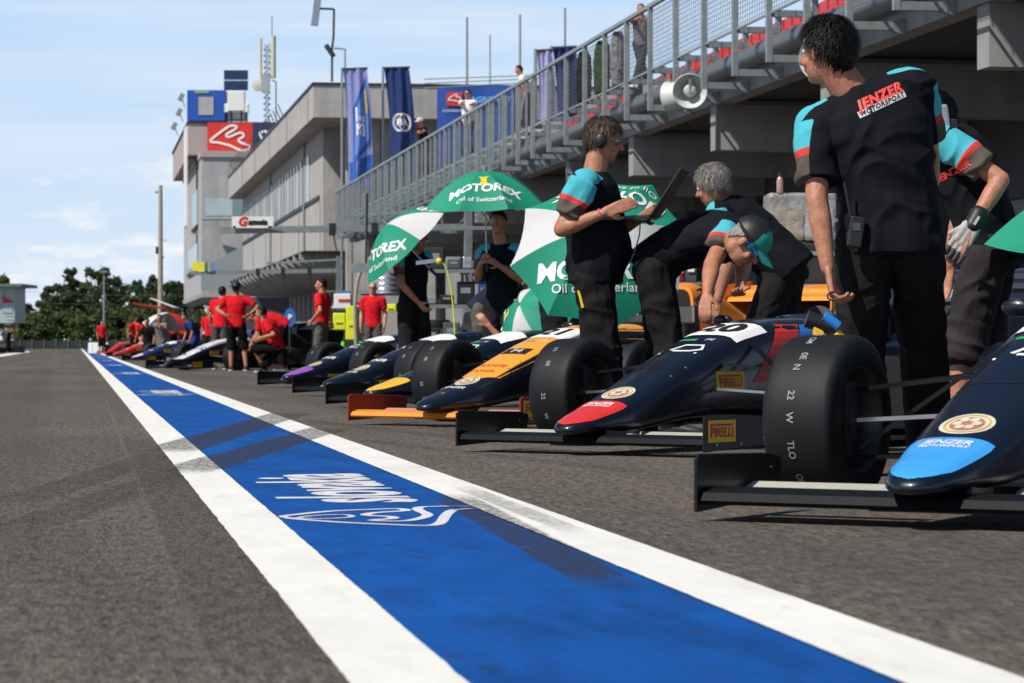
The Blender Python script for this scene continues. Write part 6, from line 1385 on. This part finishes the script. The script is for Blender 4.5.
z = 58; e = thing('pit_board', 290, z, 0, 'small blue oval board with white letters behind the crouching crew', 'sign'); s = z / F; MB().tube((0, 0, 0), (0, 0, .9), .025).build('pole', M_dark, e); mb = MB(); mb.lathe([(.005, -.02), (.17, -.02), (.17, .02), (.005, .02)], (0, 0, 0), (0, 1, 0), 24); mb.v = [Vector((p.x * .7, p.y, 1.08 + p.z * 1.15)) for p in mb.v]; bd = mb.build('board', mat('board_blue', (.02, .16, .55), .5), e); text_flat('P', .16, (0, -.03, 1.08), (1, 0, 0), (0, 0, 1), M_white, e, bold=.01)
# slick tyres stacked in the shade, and cable loops under the stand
tyre_src = None
for (px, z_, n_, where) in ((655, 31, 4, 'by the orange car tail'), (905, 27, 4, 'behind the near mechanic'), (548, 44, 3, 'beyond the leaning umbrella'), (436, 52, 4, 'under the railing end'), (985, 24, 4, 'behind the mechanic in shorts'), (318, 66, 3, 'behind the far dark cabinets')):
    for q_ in range(n_):
        nm_ = 'slick tyre %s, %s in its stack' % (where, ['lowest', 'second', 'third', 'topmost'][q_] if q_ < n_ - 1 else 'topmost')
        loc_ = at(px, HZ, z_); loc_ = Vector((loc_.x, loc_.y, .125 + q_ * .245))
        if tyre_src is None:
            tyre_src = MB().lathe([(.165, -.11), (.24, -.12), (.265, -.10), (.272, -.06), (.272, .06), (.265, .10), (.24, .12), (.165, .11), (.165, -.11)], (0, 0, 0), (0, 0, 1), 36).build('slick_tyre', M_rubber, None, smooth=True); o_ = tyre_src
        else: o_ = tyre_src.copy(); COL.objects.link(o_)
        o_.location = loc_; tag(o_, nm_, 'tyre', 'slick tyres stacked in the garages')
for i_, (px, z_, wd_, where) in enumerate(((760, 29, 1.1, 'behind the wrapped cart'), (655, 36, 1.2, 'behind the grey haired mechanic'), (880, 30, 1.0, 'right of the near mechanic'), (345, 70, 1.3, 'at the far garages'))):
    p_ = at(px, HZ, z_); sr = empty('shelf_rack', (p_.x, p_.y, 0), rz=-TH, label='steel shelf rack with mixed parts ' + where, cat='rack', group='shelf racks in the garages'); rn_ = random.Random(i_ + 40)
    mb = MB()
    for x in (-wd_ / 2, wd_ / 2):
        for y in (0, .4): mb.bar((x, y, 0), (x, y, 1.9), .04, .04)
    for zz in (.3, .8, 1.3, 1.85): mb.bar((-wd_ / 2, 0, zz), (wd_ / 2, 0, zz), .035, .035)
    mb.build('frame', mat('rack_grey', (.22, .24, .25), .5), sr)
    for zz in (.32, .82, 1.32):
        MB().box((0, .2, zz), (wd_, .4, .02)).build('shelf', M_dark, sr)
        x = -wd_ / 2 + .05
        while x < wd_ / 2 - .2:
            w_ = rn_.uniform(.09, .22); h_ = rn_.uniform(.08, .3); kind_ = rn_.random(); cx_ = sr.matrix_basis @ Vector((x + w_ / 2, .18, zz + .011))
            e2 = empty('parts_bin', cx_, rz=-TH + rn_.uniform(-.3, .3), label='%s parts bin on the %s shelf of the rack %s' % (['red', 'blue', 'grey', 'pale'][int(kind_ * 4)], {.32: 'lowest', .82: 'middle', 1.32: 'top'}[zz], where), cat='bin', group='parts bins on the shelf racks')
            MB().poly([(-w_ * .38, -.12, 0), (w_ * .38, -.12, 0), (w_ * .46, -.15, h_), (-w_ * .46, -.15, h_)], (0, .26, 0)).build('body', [M_red, mat('box_blue2', (.02, .07, .25), .5), mat('box_slate', (.08, .09, .1), .6), mat('box_pale', (.4, .41, .42), .6)][int(kind_ * 4)], e2, bevel=.006); MB().box((0, -.152, h_ * .6), (w_ * .5, .006, h_ * .2)).build('card', M_white, e2); x += w_ + .03
M_wrap = mat('clear_wrap', (.55, .55, .53), .12, var=.3, scale=14, bump=1.0, bscale=45, spec=1.0); M_wrap.node_tree.nodes['Principled BSDF'].inputs['Alpha'].default_value = .38
# cart with plastic wrapped load and pink flask
z = 21.; e = thing('tool_cart', 802, z, 0, 'tall dark tool cart with a plastic wrapped top between the mechanics', 'cart'); s = z / F
MB().box((0, .2, .71), (.52, .45, 1.13)).build('body', M_dark, e, bevel=.01)
for k in range(4): MB().box((0, -.035, .25 + k * .22), (.46, .02, .17)).build('drawer', M_black, e, bevel=.006); MB().box((0, -.055, .30 + k * .22), (.4, .02, .018)).build('handle', M_galv, e)
mb = MB()
for x in (-.27, .27): mb.bar((x, -.02, .05), (x, -.02, 1.45), .03, .03); mb.bar((x, .42, .05), (x, .42, 1.45), .03, .03)
mb.bar((-.27, -.02, 1.2), (.27, -.02, 1.2), .03, .03); mb.build('frame', M_galv, e)
mb = MB(); mb.box((0, .2, 1.48), (.50, .42, .34)); remesh(mb, .02, 'wrapped_load', M_wrap, e, smooth=1, wr=.010, ws=12)
MB().box((-.1, .2, 1.42), (.22, .3, .24)).build('carton', mat('carton_brown', (.3, .22, .12), .7), e); MB().box((.12, .2, 1.40), (.18, .3, .2)).build('carton', mat('box_pale', (.4, .41, .42), .6), e)
for k in (-.2, .2): MB().tube((k * 1.0, .05, .03), (k * 1.0, .09, .03), .05).build('castor', M_black, e)
e = thing('flask', 780, z, 1.655, 'pink steel flask standing on the wrapped cart load', 'flask'); MB().lathe([(.0, 0), (.024, 0), (.026, .01), (.026, .09), (.02, .11), (.014, .12)], (0, 0, 0), (0, 0, 1), 20).build('body', mat('flask_pink', (.5, .28, .25), .35, metal=.3), e, smooth=True); MB().lathe([(.015, .12), (.015, .145), (.0, .15)], (0, 0, 0), (0, 0, 1), 16).build('cap', M_dark, e, smooth=True)
# dark workbenches and cabinets inside the garages on the right
for i, (px, z, w_, h_, lab) in enumerate(((1000, 33, 1.6, 1.05, 'dark workbench in the nearest open garage'), (870, 36, 1.4, 1.2, 'dark storage cabinet behind the near mechanic'), (690, 46, 1.6, 1.1, 'low dark workbench under the stand behind the grey haired man'), (560, 58, 1.8, 1.2, 'dark cabinet under the stand beyond the leaning umbrella'))):
    e = thing('workbench', px, z, 0, lab, 'workbench', 'workbenches in the garages'); MB().box((0, .3, h_ / 2), (w_, .6, h_ - .06)).build('body', M_concd, e, bevel=.01); MB().box((0, .3, h_), (w_ + .06, .66, .04)).build('top', M_galv, e)
    for k in range(3): MB().box(((k - 1) * w_ / 3.2, -.012, h_ * .5), (w_ / 3.6, .02, h_ * .6)).build('door', mat('box_slate', (.08, .09, .1), .6), e, bevel=.004)
    for k in range(3):
        e2 = thing('parts_box', px + (k - 1) * w_ * .3 * F / z, z + .3, h_ + .02, ['%s box on the %s' % (['left hand', 'middle', 'right hand'][k], lab)][0], 'box', 'boxes on the garage benches'); hh = .15 + .12 * ((k + i) % 3); MB().box((0, 0, hh / 2), (.28, .25, hh)).build('body', [mat('box_pale', (.4, .41, .42), .6), M_dark, mat('box_blue2', (.02, .07, .25), .5)][(k + i) % 3], e2, bevel=.01); MB().box((0, -.13, hh * .7), (.12, .01, .02)).build('handle', M_black, e2)
e = empty('cooling_fan', at(806, 336, 14.75), rz=-TH, label='round black cooling fan held against the blue side of the red tipped car', cat='fan')
MB().lathe([(.10, -.03), (.115, -.03), (.115, .03), (.10, .03)], (0, 0, 0), (-.35, -1, 0), 30).build('shroud', M_black, e, smooth=True)
mb = MB()
for k in range(14): a = 2 * PI * k / 14; mb.bar((math.cos(a) * .025, -.01, math.sin(a) * .025), (math.cos(a + .5) * .10, -.01, math.sin(a + .5) * .10), .010, .004, (0, 1, 0))
mb.build('blades', M_dark, e); MB().tube((0, -.025, 0), (0, .02, 0), .028).build('hub', M_black, e)
# dark panel with pale lettering and red trim at the right edge (bodywork on a stand)
e = thing('engine_cover', 1012, 15.0, 0, 'dark engine cover with red flash lying on a stand at the right edge', 'bodywork'); s = 15. / F
mb = MB(); mb.rings([[Vector((p.x * 1.6, p.y - 3.0, p.z)) for p in sring(3.0 + q, w_, .55, zt, 20, 3)] for q, w_, zt in ((-.5, .1, .66), (-.3, .16, .74), (.2, .2, .80), (.6, .12, .72), (.9, .03, .66))]); mb.build('shell', M_body, e, smooth=True)
MB().bar((-.26, -.2, .60), (-.14, -.2, .72), .10, .02).build('red_flash', M_red, e); MB().box((0, .2, .27), (.5, 1.0, .5)).build('stand', M_dark, e)
text_flat('FUCHS', .09, (.06, -.36, .66), (1, 0, 0), (0, 0, 1), M_white, e)
for c in list(bpy.data.objects):
    if c.type == 'MESH' and c.name.startswith('tmp'): bpy.data.objects.remove(c)
